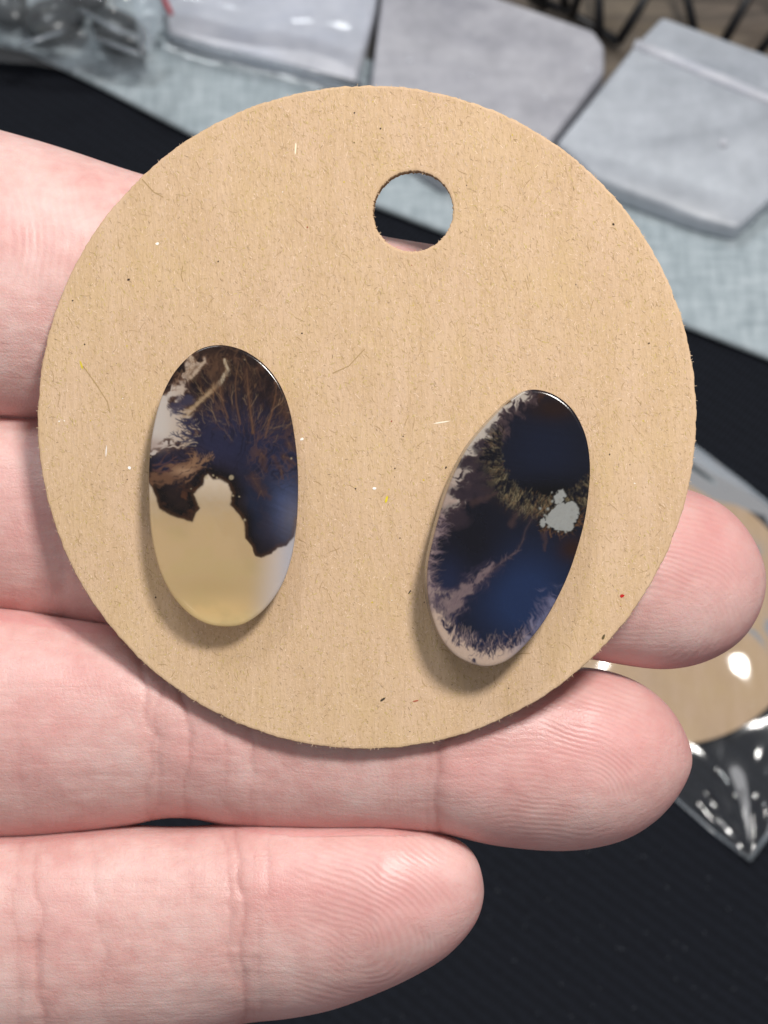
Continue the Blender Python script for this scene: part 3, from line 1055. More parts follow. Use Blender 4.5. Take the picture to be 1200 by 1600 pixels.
    for i in range(46):                                     # fringe growing from the bay into the dark
        t = rs.random()
        x, y = 262 + rs.normal() * 22, 430 + 190 * t
        K.fern(x, y, rs.normal() * 0.35 - 0.25, rs.uniform(22, 62), rs.uniform(2.2, 4.2), (168, 150, 132), rs.uniform(0.4, 0.85), rs)
    for i in range(40):
        t = rs.random()
        K.fern(200 + 160 * t + rs.normal() * 14, 330 - 150 * t + rs.normal() * 20, rs.uniform(-2.4, 0.6), rs.uniform(16, 40), 2.6, (128, 98, 76), 0.5, rs)
    for i in range(26):                                     # dark tongues back into the bay
        x, y = 285 + rs.normal() * 18, 440 + 170 * rs.random()
        K.fern(x + 20, y, math.pi + rs.normal() * 0.3 + 0.15, rs.uniform(30, 85), rs.uniform(3, 6), (46, 46, 70), 0.75, rs)
    # lower tan wedge
    wedge = [(100, 748), (125, 742), (180, 732), (232, 702), (288, 680), (308, 640), (330, 655), (322, 700), (352, 712), (300, 752), (232, 768), (150, 778), (100, 776)]
    s2 = K.sdf(wedge, X + n1 * 44, Y + n2 * 44)
    s2, _ = K.feather(s2, 420, 640, 44, 12, 4.0)
    K.blend((112, 80, 60), smooth(22, -16, s2) * 0.85)
    K.blend((158, 126, 100), np.exp(-(((X - 270) / 60) ** 2 + ((Y - 725) / 24) ** 2)) * smooth(4, -10, s2) * 0.8)
    for i in range(34):
        t = rs.random()
        K.fern(270 + 90 * t, 715 - 25 * t, -0.95 + rs.normal() * 0.35, rs.uniform(30, 85), rs.uniform(2.4, 4.5), (132, 100, 76), rs.uniform(0.35, 0.8), rs)
        if i % 2:
            K.fern(330 + 60 * t, 690 + 20 * t, -0.8 + rs.normal() * 0.3, rs.uniform(20, 60), 4.5, (30, 28, 40), 0.7, rs)
    for y0 in (668, 690):
        K.fern(120, y0 + 30, -0.25, 130, 5, (92, 62, 58), 0.6, rs)
    # brown radial streaks
    for pts, w in ((((568, 240), (575, 330), (588, 440), (602, 540)), 9), (((620, 230), (630, 270)), 4), (((640, 640), (652, 690), (664, 730)), 9), (((700, 370), (735, 410), (765, 470)), 12), (((770, 590), (805, 625)), 8),
                   (((745, 655), (800, 690)), 6), (((516, 180), (530, 210)), 6), (((430, 320), (445, 360), (452, 395)), 12), (((700, 660), (735, 720), (745, 760)), 5), (((600, 760), (640, 820), (680, 850)), 11)):
        p = np.array(pts, float)
        K.stroke(p, w * 2.2, w * 1.0, (82, 56, 44), 0.5, 0.99)
        for q_ in range(5):
            k = rs.integers(0, len(p) - 1)
            K.fern(p[k][0], p[k][1], math.atan2(*(p[k + 1] - p[k])[::-1]) + rs.normal() * 0.5, 50, 2.2, (100, 72, 56), 0.4, rs)
    for i in range(60):
        K.fern(rs.uniform(420, 760), rs.uniform(170, 330), math.pi / 2 + rs.normal() * 0.6, rs.uniform(18, 50), 2, (92, 66, 50), 0.4, rs)
    for i in range(30):
        x = rs.uniform(560, 800)
        K.fern(x, rs.uniform(560, 760), 0.9 + rs.normal() * 0.3, rs.uniform(30, 80), 2.4, (84, 66, 66), 0.4, rs)
    for i in range(210):                                    # fine amber trees rising from the indigo core
        a = rs.uniform(-2.5, -0.25)
        rr = rs.uniform(70, 430)
        x, y = 560 + math.cos(a) * rr, 640 + math.sin(a) * rr
        if x < 330 and y > 300: continue
        col = ((128, 94, 64), (104, 72, 52), (150, 122, 92), (24, 18, 20), (20, 16, 22))[rs.integers(0, 5)]
        K.fern(x, y, a + rs.normal() * 0.28, rs.uniform(35, 120), rs.uniform(1.2, 2.6), col, rs.uniform(0.2, 0.6) * (0.5 + 0.5 * smooth(80, 260, rr)), rs, wig=0.3, split=0.8)
    for tr_ in (((602, 545), (590, 450), (578, 340), (570, 235)), ((480, 470), (455, 400), (440, 320)), ((660, 560), (690, 450), (710, 360), (715, 290)), ((540, 500), (520, 400), (515, 300), (530, 210))):
        K.stroke(tr_, 4.5, 2.0, (116, 82, 58), 0.55, 0.95)
    # clear bubbles by the rim
    for x, y, r in ((497, 758, 12), (378, 757, 10), (410, 748, 5), (428, 760, 5), (562, 962, 6), (303, 812, 3), (535, 850, 4), (560, 190, 3), (505, 845, 5), (785, 665, 5), (108, 658, 4)):
        K.blend((176, 160, 130), smooth(r + 2, r - 2, np.hypot(X - x, Y - y)) * 0.62)
    K.blend((60, 40, 28), np.exp(-((sb - 2) / 4) ** 2) * 0.25 * smooth(720, 760, Y) * smooth(1100, 1000, Y))
    K.blend((34, 26, 26), smooth(190, 130, Y + (X - 430) ** 2 * 0.0004) * 0.5 * (X > 330))
    K.c *= (1 + 0.34 * smooth(0, 8, sb) * smooth(740, 1000, Y) * (1 - 0.7 * smooth(600, 740, X)))[..., None]  # clear end lightened to offset the shadow under the stone
    K.clear = smooth(0, 8, sb) * smooth(740, 900, Y) * (1 - 0.8 * smooth(600, 740, X))
    K.soften()
    return K


def paint_stone_two():
    rs = np.random.default_rng(9)
    K = Canvas(60, 80, 1000, 1560)
    X, Y = K.X, K.Y
    n1 = fbm(X / 30, Y / 30, 4) - 0.5
    n2 = fbm(X / 30 + 40, Y / 30 + 11, 4) - 0.5
    K.c[:] = lin((22, 23, 34))
    K.blend((32, 48, 84), np.exp(-(((X - 610) / 230) ** 2 + ((Y - 1170) / 230) ** 2)) * 1.25)
    K.blend((20, 18, 24), np.exp(-(((X - 350) / 150) ** 2 + ((Y - 900) / 190) ** 2)) * 0.8)
    K.blend((34, 42, 72), np.exp(-(((X - 220) / 90) ** 2 + ((Y - 1090) / 130) ** 2)) * 0.7)
    K.blend((24, 29, 47), np.exp(-(((X - 700) / 190) ** 2 + ((Y - 420) / 170) ** 2)) * 1.2)
    K.blend((14, 13, 16), np.exp(-(((X - 730) / 230) ** 2 + ((Y - 640) / 75) ** 2)))
    K.blend((40, 26, 24), np.exp(-(((X - 760) / 130) ** 2 + ((Y - 215) / 60) ** 2)) * 1.1)
    K.blend((62, 40, 32), smooth(0.5, 0.72, fbm(X / 36, Y / 36, 4)) * np.exp(-(((X - 690) / 90) ** 2 + ((Y - 165) / 45) ** 2)))
    K.blend((46, 28, 24), np.exp(-(((X - 850) / 70) ** 2 + ((Y - 920) / 60) ** 2)))
    streak = fbm((X + Y * 0.1) / 160, (Y - X * 0.12) / 6, 3)
    K.c *= (0.84 + 0.32 * streak * smooth(760, 600, Y) + 0.16 * smooth(600, 760, Y))[..., None]
    # pale shoulder on the left
    sh = [(40, 60), (612, 60), (612, 165), (560, 198), (508, 228), (500, 268), (468, 310), (438, 372), (345, 388), (352, 420), (300, 440), (268, 500), (330, 522), (290, 560), (250, 600), (215, 640), (258, 692), (200, 722), (168, 765), (40, 800)]
    s1 = K.sdf(sh, X + n1 * 60, Y + n2 * 60)
    s1, _ = K.feather(s1, 640, 520, 60, 12, 3.0, 70)
    K.blend((88, 70, 72), smooth(70, 4, s1) * 0.75)
    K.blend((172, 162, 152), smooth(16, -8, s1))
    K.blend((150, 126, 116), smooth(420, 640, Y) * smooth(10, -20, s1) * 0.7)
    for (ex, ey, ew, eh) in ((400, 408, 62, 30), (335, 492, 74, 36), (372, 560, 72, 26), (345, 632, 118, 44), (250, 770, 80, 60), (445, 330, 34, 26)):
        e = ((X - ex + n1 * 70) / ew) ** 2 + ((Y - ey + n2 * 70) / eh) ** 2
        K.blend((52, 42, 50), smooth(1.9, 0.1, e) * 0.85)
    # pale foot
    ft = [(60, 1120), (130, 1130), (200, 1180), (262, 1168), (222, 1240), (240, 1330), (262, 1385), (330, 1388), (380, 1440), (450, 1425), (560, 1398), (625, 1340), (690, 1270), (760, 1180), (900, 1180), (900, 1560), (60, 1560)]
    s2 = K.sdf(ft, X + n1 * 70, Y + n2 * 70)
    foot = np.where((X > 560)[..., None], lin((112, 110, 132)), lin((176, 154, 138)))
    mixr = smooth(480, 680, X)[..., None]
    foot = lin((176, 154, 138)) * (1 - mixr) + lin((104, 104, 130)) * mixr
    s2, _ = K.feather(s2, 540, 1060, 75, 15, 5.0, 80)
    K.blend((70, 62, 84), smooth(60, 0, s2) * 0.6)
    K.blend(foot, smooth(18 + 60 * mixr[..., 0], -26 - 40 * mixr[..., 0], s2))
    for i in range(95):                                     # pale needles rising from the foot
        t = rs.random()
        x = 140 + 470 * t
        y = np.interp(x, [130, 240, 270, 330, 390, 450, 560, 640], [1150, 1300, 1390, 1400, 1440, 1430, 1400, 1340]) + rs.normal() * 14
        a = -math.pi / 2 + rs.normal() * 0.3 - 0.25 + 0.6 * t
        K.fern(x, y, a, rs.uniform(30, 110), rs.uniform(1.6, 3.6), (140, 120, 116), rs.uniform(0.2, 0.6), rs)
        if i % 2:
            K.fern(x + 8, y - 50, a + math.pi + rs.normal() * .2, rs.uniform(40, 100), rs.uniform(3, 6), (24, 32, 60), 0.75, rs)
    # pale fringes on the left edge
    le = X - np.interp(Y, [700, 760, 900, 1000, 1120, 1235], [215, 190, 165, 150, 150, 165])
    le, _ = K.feather(le, 560, 930, 60, 22, 7.0, 70)
    K.blend((92, 78, 92), smooth(40, -20, le) * smooth(690, 770, Y) * smooth(1260, 1180, Y) * 0.8)
    K.blend((150, 130, 124), smooth(6, -30, le) * smooth(690, 770, Y) * smooth(1260, 1180, Y) * 0.8)
    for i in range(75):
        y = rs.uniform(740, 1190)
        x = np.interp(y, [740, 900, 1000, 1190], [160, 128, 112, 116])
        K.fern(x, y, rs.normal() * 0.3 + (0.3 if y > 1050 else -0.1), rs.uniform(30, 115), rs.uniform(1.4, 3.0), (128, 108, 110), rs.uniform(0.2, 0.55), rs)
    # diagonal channel
    ch = [(215, 1215), (265, 1190), (330, 1115), (390, 1068), (450, 1020), (520, 968), (572, 930), (598, 880), (610, 830), (650, 760)]
    gap = [(170, 1175), (215, 1255), (275, 1222), (350, 1132), (462, 1022), (438, 1006), (318, 1092), (250, 1158)]
    sg = K.sdf(gap, X + n1 * 40, Y + n2 * 40)
    sg, _ = K.feather(sg, 640, 900, 46, 26, 11.0, 50)
    K.blend((62, 54, 72), smooth(48, 0, sg) * 0.6)
    K.blend((124, 106, 106), smooth(8, -18, sg) * 0.85)
    K.stroke(ch[4:], 12, 6, (58, 48, 54), 0.4, 0.99)
    K.stroke(ch[3:], 4, 2.0, (96, 76, 76), 0.28, 0.95)
    for i in range(120):
        k = min(rs.integers(0, 7), rs.integers(0, 7))
        t = rs.random()
        x, y = ch[k][0] * (1 - t) + ch[k + 1][0] * t, ch[k][1] * (1 - t) + ch[k + 1][1] * t
        K.fern(x, y, -0.72 + rs.choice((-1, 1)) * rs.uniform(0.25, 0.8), rs.uniform(14, 60) * (1.2 - k * 0.12), 2.2, (108, 90, 96), rs.uniform(0.2, 0.6), rs)
    for pts in (((350, 690), (420, 665), (470, 640)), ((540, 800), (560, 760), (600, 720)), ((700, 830), (712, 880), (708, 930))):
        K.stroke(pts, 16, 6, (78, 58, 56), 0.5, 0.99)
    # golden filaments round the upper disc
    cx_, cy_ = 720, 430
    thd = np.arctan2(Y - cy_, X - cx_)
    rd = np.hypot((X - cx_) / 1.03, Y - cy_) - 258
    rdf, rst = K.feather(rd, cx_, cy_, 34, 22, 8.0, 60)
    band = smooth(-14, 16, rdf) * smooth(150, 30, rdf) * smooth(0.35, 0.8, thd) * np.where(thd < 0, smooth(-2.6, -2.95, thd), 1.0)
    K.blend((96, 84, 62), band * smooth(0.45, 0.70, rst) * 0.5)
    K.blend((64, 46, 38), band * smooth(0.55, 0.3, rst) * 0.35)
    for i in range(420):
        th = rs.uniform(math.radians(28), math.radians(205))
        ex, ey = 255, 245
        if th > math.radians(150): ey = 240
        x, y = cx_ + math.cos(th) * ex * (0.97 + rs.normal() * 0.06), cy_ + math.sin(th) * ey * (0.97 + rs.normal() * 0.06)
        if x > 930: continue
        out = math.atan2(math.sin(th) * 1.1, math.cos(th)) + rs.normal() * 0.3
        gold = (132, 120, 92) if rs.random() < 0.65 else (116, 88, 60)
        L = rs.uniform(30, 130) * (1.0 if th < 2.4 else 0.55)
        K.fern(x, y, out, L, rs.uniform(1.2, 2.6), gold, rs.uniform(0.15, 0.6), rs, wig=0.4, split=0.7)
        if rs.random() < 0.55:
            K.fern(x + math.cos(out) * 8, y + math.sin(out) * 8, out + rs.normal() * 0.5, L * 0.8, 3.0, (16, 15, 20), 0.75, rs, wig=0.4)
    for i in range(36):                                     # dark tongues breaking the rim of the disc
        th = rs.uniform(0.35, 3.5)
        x, y = cx_ + math.cos(th) * 240, cy_ + math.sin(th) * 236
        K.fern(x, y, th + rs.normal() * 0.3, rs.uniform(40, 110), rs.uniform(5, 11), (17, 17, 26), 0.85, rs, wig=0.35)
        if rs.random() < 0.7:
            K.fern(x + math.cos(th) * 10, y + math.sin(th) * 10, th + math.pi + rs.normal() * 0.35, rs.uniform(15, 45), 1.6, (92, 84, 68), 0.5, rs, wig=0.4)
    for i in range(60):
        th = rs.uniform(-0.6, math.pi)
        K.fern(790 + math.cos(th) * 88, 760 + math.sin(th) * 72, th + rs.normal() * 0.5, rs.uniform(15, 60), 2.2, (116, 82, 50), rs.uniform(0.15, 0.75), rs, wig=0.45)
    # flat grey window with a ragged rim
    wn = [(742, 722), (790, 690), (850, 684), (884, 720), (872, 770), (852, 790), (850, 832), (782, 832), (742, 820), (716, 795), (692, 822), (682, 790), (722, 762)]
    wf = fbm(X / 9, Y / 9, 3) - 0.5
    s3 = K.sdf(wn, X + wf * 20, Y + wf * 20 + n1 * 20)
    w2 = [(752, 660), (775, 640), (800, 622), (814, 650), (794, 692), (770, 700), (756, 690)]
    s4 = K.sdf(w2, X + wf * 26, Y + wf * 26)
    sm = np.minimum(s3, s4)
    K.blend((18, 14, 12), smooth(18, 2, sm) * 0.8)
    K.blend((142, 143, 140), smooth(2, -2, sm))
    for i in range(26):
        th = rs.uniform(0, 6.28)
        r = rs.uniform(60, 110)
        x, y = 775 + math.cos(th) * r * 0.9, 740 + math.sin(th) * r
        if x > 900: continue
        K.blend((135, 135, 130), smooth(1.3, 0.6, np.hypot(X - x, Y - y) / rs.uniform(3, 8)) * 0.9)
    # brown fleck near the top
    s5 = K.sdf([(493, 180), (525, 158), (545, 185), (520, 196), (500, 204)], X + n1 * 10, Y + n2 * 10)
    K.blend((112, 84, 52), smooth(2, -2, s5))
    K.blend((40, 24, 14), np.exp(-(s5 / 4) ** 2) * 0.5)
    K.c *= (0.92 + 0.16 * fbm(X / 5, Y / 5, 2))[..., None]
    K.soften()
    return K


def spline(pts, n):
    p = np.array(pts, float)
    m = len(p)
    out = []
    seg = np.linalg.norm(np.roll(p, -1, 0) - p, axis=1)
    cum = np.concatenate([[0], np.cumsum(seg)])
    for s in np.linspace(0, cum[-1], n, endpoint=False):
        i = int(np.searchsorted(cum, s, 'right') - 1)
        t = (s - cum[i]) / seg[i]
        p0, p1, p2, p3 = p[(i - 1) % m], p[i], p[(i + 1) % m], p[(i + 2) % m]
        out.append(0.5 * (2 * p1 + (p2 - p0) * t + (2 * p0 - 5 * p1 + 4 * p2 - p3) * t ** 2 + (3 * p1 - p0 - 3 * p2 + p3) * t ** 3))
    out = np.array(out)
    for _ in range(6):
        out = (np.roll(out, 1, 0) + 2 * out + np.roll(out, -1, 0)) / 4
    return out


def cabochon(name, K, outline, off, sc, tilt_axis_deg, tilt_deg, top_h, thick, base_shift, base_grow, wall_col, label):
    """outline is in drawing units; photo px = off + units / sc"""
    nA, nR = 900, 120
    ol = spline(outline, nA)
    cen = ol.mean(0)
    cpx = off[0] + cen[0] / sc, off[1] + cen[1] / sc
    a = math.radians(tilt_axis_deg)
    axis = (cx * math.cos(a) + cy * math.sin(a)).normalized()
    nrm = (Matrix.Rotation(math.radians(tilt_deg), 3, axis) @ cz).normalized()
    org = on_plane(cpx[0], cpx[1], CC + cz * top_h, cz)
    ex = (cx - nrm * cx.dot(nrm)).normalized()
    ey = nrm.cross(ex)
    Mx = Matrix(((ex.x, ey.x, nrm.x, org.x), (ex.y, ey.y, nrm.y, org.y), (ex.z, ey.z, nrm.z, org.z), (0, 0, 0, 1)))
    inv = Mx.inverted()
    loc = np.array([inv @ on_plane(off[0] + p[0] / sc, off[1] + p[1] / sc, org, nrm) for p in ol])[:, :2]
    c0 = loc.mean(0)
    rings, cols, clr = [], [], []
    ss = np.concatenate([np.linspace(0.006, 0.90, nR - 34), np.linspace(0.905, 1.0, 34)])
    dome = 0.00012
    bev = 0.00016
    size = np.abs(loc - c0).max()
    for s in ss:
        e = np.clip((s - 0.968) / 0.032, 0, 1)
        z = -dome * s ** 2.2 - bev * (1 - np.sqrt(np.maximum(0, 1 - e ** 2)))
        xy = c0 + (loc - c0) * s
        rings.append(np.concatenate([xy, np.full((nA, 1), z)], 1))
        u = cen + (ol - cen) * s
        cols.append(K.sample(u[:, 0], u[:, 1]))
        clr.append(K.sample_clear(u[:, 0], u[:, 1]))
    rim_col = cols[-1]
    wc = lin(wall_col)
    nrml = (np.roll(loc, -1, 0) - np.roll(loc, 1, 0))
    nrml = np.stack([nrml[:, 1], -nrml[:, 0]], 1)
    nrml /= np.linalg.norm(nrml, axis=1)[:, None]
    if ((loc - c0) * nrml).sum() < 0: nrml = -nrml
    for t in np.linspace(0.08, 1, 12):
        g = base_grow * t
        xy = loc + nrml * g + np.array(base_shift) * t
        z = -dome - bev - (thick - dome - bev) * t
        if t > 0.95: xy = c0 + (xy - c0) * 0.975
        rings.append(np.concatenate([xy, np.full((nA, 1), z)], 1))
        cols.append(rim_col * (1 - 0.55 * min(1, t * 2)) + wc * 0.55 * min(1, t * 2))
        clr.append(clr[nR - 1])
    V = np.concatenate(rings + [np.array([[c0[0], c0[1], 0.0], [c0[0], c0[1], -thick]])])
    C = np.concatenate(cols + [K.sample(np.array([cen[0]]), np.array([cen[1]])), wc[None]])
    nr = len(rings)
    idx = np.arange(nr * nA).reshape(nr, nA)
    q = np.stack([idx[:-1], idx[1:], np.roll(idx[1:], -1, 1), np.roll(idx[:-1], -1, 1)], -1).reshape(-1, 4)
    o = quad_mesh(name, V[:-2], q, M_AGATE)
    bm = bmesh.new(); bm.from_mesh(o.data)
    bm.verts.ensure_lookup_table()
    bm.faces.new([bm.verts[i] for i in idx[0]]); bm.faces.new([bm.verts[i] for i in idx[-1]][::-1])
    bmesh.ops.recalc_face_normals(bm, faces=bm.faces)
    bm.to_mesh(o.data); bm.free()
    o.data.shade_smooth()
    cattr(o.data, "agate", C[:-2] * (0.60 + 0.16 * smooth(0.02, 0.25, C[:-2].mean(1)))[:, None])
    fattr(o.data, "clear", np.concatenate(clr))
    o.matrix_world = Mx
    tag(o, label, "stone", "agate cabochons on the kraft card")
    # dab of glue between stone and card
    gx = org - nrm * thick
    gh = (gx - CC).dot(cz)
    gl = M_CARD.inverted() @ gx
    vs, fs = [], []
    n = 24
    for rr, z in ((0.0030, 0.0), (0.0026, gh * 0.5), (0.0029, gh + 0.0002)):
        for k in range(n):
            th = 2 * math.pi * k / n
            vs.append((rr * math.cos(th), rr * math.sin(th) * 1.5, z))
    for i in range(2):
        for k in range(n):
            fs.append((i * n + k, i * n + (k + 1) % n, (i + 1) * n + (k + 1) % n, (i + 1) * n + k))
    fs.append(tuple(range(2 * n, 3 * n)))
    g = mesh_obj("glue_dab", vs, fs, M_GLUE)
    mw = M_CARD @ Matrix.Translation((gl.x, gl.y, 0.0))
    g.parent = o
    g.matrix_parent_inverse = Matrix.Identity(4)
    g.matrix_basis = Mx.inverted() @ mw
    return o


OUT1 = [(430, 118), (330, 145), (240, 225), (180, 320), (140, 430), (112, 560), (100, 680), (98, 800), (103, 960), (118, 1080), (152, 1210), (210, 1325), (290, 1412), (375, 1460), (460, 1475), (545, 1465), (622, 1420), (690, 1350),
        (745, 1260), (780, 1160), (800, 1060), (812, 950), (817, 800), (813, 680), (800, 560), (778, 440), (740, 330), (685, 245), (615, 180), (530, 135)]
OUT2 = [(620, 125), (545, 168), (470, 238), (390, 325), (325, 408), (272, 505), (222, 622), (178, 760), (142, 900), (122, 1005), (120, 1120), (138, 1235), (185, 1360), (255, 1447), (330, 1490), (400, 1508), (470, 1500), (540, 1465), (620, 1390),
        (700, 1290), (770, 1170), (830, 1040), (880, 890), (912, 760), (930, 620), (936, 510), (925, 400), (898, 310), (848, 222), (778, 160), (700, 127)]
cabochon("agate_cabochon", paint_stone_one(), OUT1, (200, 500), 923 / 300, 116, 5.5, 0.0025, 0.0019, (0.0, 0.0001), -0.0001, (150, 138, 112),
         "agate cabochon whose lower half is clear honey below a dark ragged edge")
cabochon("agate_cabochon", paint_stone_two(), OUT2, (630, 570), 1056 / 330, 128, 6.5, 0.0028, 0.0021, (-0.00026, 0.00016), 0.00002, (168, 160, 140),
         "mostly navy agate cabochon with a small grey window and golden filaments")

# ------------------------------------------------------------------ the hand
FRONT = 0.1612        # depth of the finger pads behind the card


def curve(tbl):
    t = np.array(tbl, float)
    return t[:, 0], t[:, 1]


def pchip(x, tbl):
    xs, ys = curve(tbl)
    y = np.interp(x, xs, ys)
    return y


FINGERS = {
    "index": dict(
        top=[(-700, 40), (-300, 122), (0, 203), (100, 232), (215, 270), (400, 322), (585, 366), (645, 377), (700, 386), (800, 408), (880, 440), (940, 490), (975, 545), (985, 590)],
        bot=[(-700, 600), (-300, 632), (0, 656), (100, 659), (300, 660), (600, 660), (800, 678), (880, 668), (940, 645), (975, 612), (985, 591)],
        front=[(-700, .1580), (-100, .1600), (60, FRONT), (985, FRONT + .0022)], thick=0.80),
    "middle": dict(
        top=[(-700, 585), (-300, 628), (0, 637), (100, 644), (300, 660), (600, 705), (900, 738), (1000, 750), (1050, 758), (1085, 768), (1120, 783), (1150, 806), (1175, 838), (1192, 874), (1198, 905)],
        bot=[(-700, 900), (-300, 930), (0, 967), (100, 983), (180, 991), (400, 1006), (600, 1014), (900, 1028), (950, 1035), (1000, 1043), (1040, 1046), (1080, 1041), (1115, 1029), (1150, 1008), (1175, 980), (1192, 944), (1198, 906)],
        front=[(-700, .1640), (-100, .1645), (100, .1640), (250, FRONT), (900, FRONT), (1198, FRONT + .0045)], thick=0.86),
    "ring": dict(
        top=[(-700, 905), (-300, 940), (0, 950), (100, 964), (190, 976), (300, 992), (400, 1012), (600, 1034), (800, 1042), (900, 1042), (950, 1048), (1000, 1067), (1040, 1098), (1065, 1133), (1080, 1170), (1083, 1188)],
        bot=[(-700, 1290), (-300, 1310), (0, 1316), (100, 1309), (190, 1294), (255, 1279), (310, 1281), (370, 1296), (450, 1303), (600, 1303), (660, 1302), (700, 1305), (760, 1319), (820, 1327), (880, 1330), (930, 1325), (980, 1311), (1025, 1283), (1058, 1247), (1078, 1210), (1083, 1189)],
        front=[(-700, .1600), (-200, .1592), (100, .1605), (420, FRONT + .0004), (700, FRONT), (1083, FRONT + .003)], thick=0.88),
    "pinky": dict(
        top=[(-700, 1270), (-300, 1300), (0, 1298), (100, 1292), (190, 1288), (255, 1291), (310, 1290), (400, 1282), (500, 1281), (600, 1283), (650, 1291), (694, 1302), (728, 1319), (748, 1347), (756, 1382), (757, 1392)],
        bot=[(-700, 1630), (-300, 1668), (0, 1668), (200, 1645), (300, 1622), (380, 1600), (450, 1592), (520, 1578), (600, 1548), (652, 1523), (696, 1496), (728, 1464), (748, 1434), (756, 1404), (757, 1393)],
        front=[(-700, .1595), (-100, .1598), (300, .1607), (751, FRONT + .0008)], thick=0.88),
}

# creases: (x at mid-finger, lean, half-width px, depth m)
CREASE = {
    "index": [(-60, 0.1, 8, .0003), (-200, 0.1, 9, .0003)],
    "middle": [(350, 0.05, 8, .0003), (-20, .1, 5, .00008), (800, 0.05, 8, .0003)],
    "ring": [(228, 0.05, 6, .00022), (250, -.03, 5, .00018), (292, 0.02, 6, .00036), (353, 0.04, 4, .00010), (396, 0.0, 5, .00017), (640, 0.05, 5, .00008), (668, 0.02, 4, .00009), (690, -0.05, 8, .00042), (30, .1, 5, .00006)],
    "pinky": [(30, 0.0, 6, .00022), (62, 0.06, 7, .00034), (160, 0.05, 4, .00012), (362, 0.12, 5, .00020), (376, 0.02, 6, .00034), (410, -.06, 4, .00014), (300, .05, 4, .00006)],
}


def hnoise(x, y, s):
    return fbm(x / s + 31.7, y / s + 12.9, 3) - 0.5


def outline_spline(key):
    """dense smooth outline: along the top edge to the tip, back along the bottom edge"""
    F = FINGERS[key]
    p = np.array(F["top"] + F["bot"][::-1], float)
    p = np.concatenate([p[:len(F["top"]) - 1], p[len(F["top"]) + 0:]])
    seg = np.maximum(np.linalg.norm(np.diff(p, axis=0), axis=1), 1e-6)
    t = np.concatenate([[0], np.cumsum(np.sqrt(seg))])
    out = []
    for i in range(len(p) - 1):
        p0, p1, p2, p3 = p[max(i - 1, 0)], p[i], p[i + 1], p[min(i + 2, len(p) - 1)]
        n = max(4, int(seg[i] / 4))
        u = np.linspace(0, 1, n, endpoint=False)[:, None]
        h = t[i + 1] - t[i]
        m1 = (p2 - p0) / max(t[i + 1] - t[max(i - 1, 0)], 1e-6) * h
        m2 = (p3 - p1) / max(t[min(i + 2, len(p) - 1)] - t[i], 1e-6) * h
        out.append((2 * u ** 3 - 3 * u ** 2 + 1) * p1 + (u ** 3 - 2 * u ** 2 + u) * m1 + (-2 * u ** 3 + 3 * u ** 2) * p2 + (u ** 3 - u ** 2) * m2)
    out = np.concatenate(out + [p[-1:]])
    step = np.concatenate([[0], np.cumsum(np.linalg.norm(np.diff(out, axis=0), axis=1))])
    g = np.arange(0, step[-1], 3.0)
    out = np.stack([np.interp(g, step, out[:, 0]), np.interp(g, step, out[:, 1])], 1)
    for _ in range(30):
        out[1:-1] = (out[:-2] + 2 * out[1:-1] + out[2:]) / 4
    return out


def finger_mesh(key):
    F = FINGERS[key]
    xt = F["top"][-1][0]
    xs = np.concatenate([np.arange(-700, -120, 20), np.arange(-120, xt - 120, 4.0), xt - 120 * (1 - np.sin(np.linspace(0, 1, 110) * math.pi / 2))])
    sp = outline_spline(key)
    k = int(np.argmax(sp[:, 0]))
    xt2 = sp[k, 0]
    xs[-111:] = np.minimum(xs[-111:] + (xt2 - xt) * smooth(xt - 120, xt, xs[-111:]), xt2 - 1e-3)
    top = np.interp(xs, np.maximum.accumulate(sp[:k + 1, 0]), sp[:k + 1, 1])
    bot = np.interp(xs, np.maximum.accumulate(sp[k:, 0][::-1]), sp[k:, 1][::-1])
    fr = pchip(xs, F["front"])
    hw = np.maximum((bot - top) / 2, 0.05)
    mid = (bot + top) / 2
    na = 220
    t = np.arange(na) / na
    # denser on the front (palm) side: th = 0 faces the camera
    th = 2 * math.pi * t + 0.55 * np.sin(2 * math.pi * t) * -1 * -0.6
    ct, st = np.cos(th), np.sin(th)
    e = 0.90
    sx = np.sign(st) * np.abs(st) ** e
    sz = np.sign(ct) * np.abs(ct) ** 1.0
    PX = np.repeat(xs[:, None], na, 1)
    PY = mid[:, None] + hw[:, None] * sx[None]
    ht = hw * KPX * 0.165 * F["thick"]
    D = (fr + np.interp(xs, [-700, xt - 160], [0.0, 0.0]))[:, None] + (np.where(xs > xt - 160, np.interp(xt - 160, xs, ht), ht))[:, None] - ht[:, None] * sz[None]
    D = D - (np.clip(PX, -250, 1250) - 571.5) * KPX * 0.16 * math.tan(YAW) + 0.0003
    co = Pn(PX, PY, D)
    # creases and lumps on the palm side
    front = smooth(-0.15, 0.5, ct)[None]
    yy = (PY - mid[:, None])
    dd = np.zeros_like(PX)
    for xc, lean, wd, dep in CREASE[key]:
        wob = hnoise(PX * 0 + xc * 3.1, PY, 62) * 38 + hnoise(PX * 0 + xc, PY, 14) * 4
        dx = PX - (xc + lean * yy + wob)
        vary = 0.55 + 0.9 * fbm(PX * 0 + xc, PY / 30, 2)
        dd += 0.90 * dep * vary * (0.3 + 0.7 * smooth(0.25, 0.6, fbm(PX / 260 + xc * 0.7, PY / 75 + xc, 2))) * (0.62 * np.exp(-np.abs(dx / (wd * 0.8)) ** 1.5) + 0.5 * np.exp(-(dx / (wd * 3.4)) ** 2))
    dd += 0.00018 * (hnoise(PX, PY, 60))
    dd += 0.00010 * hnoise(PX * 0.35, PY, 12) * smooth(560, 350, PX)
    dd *= front
    co = co + dd[..., None] * (-Bn)
    return xs, co


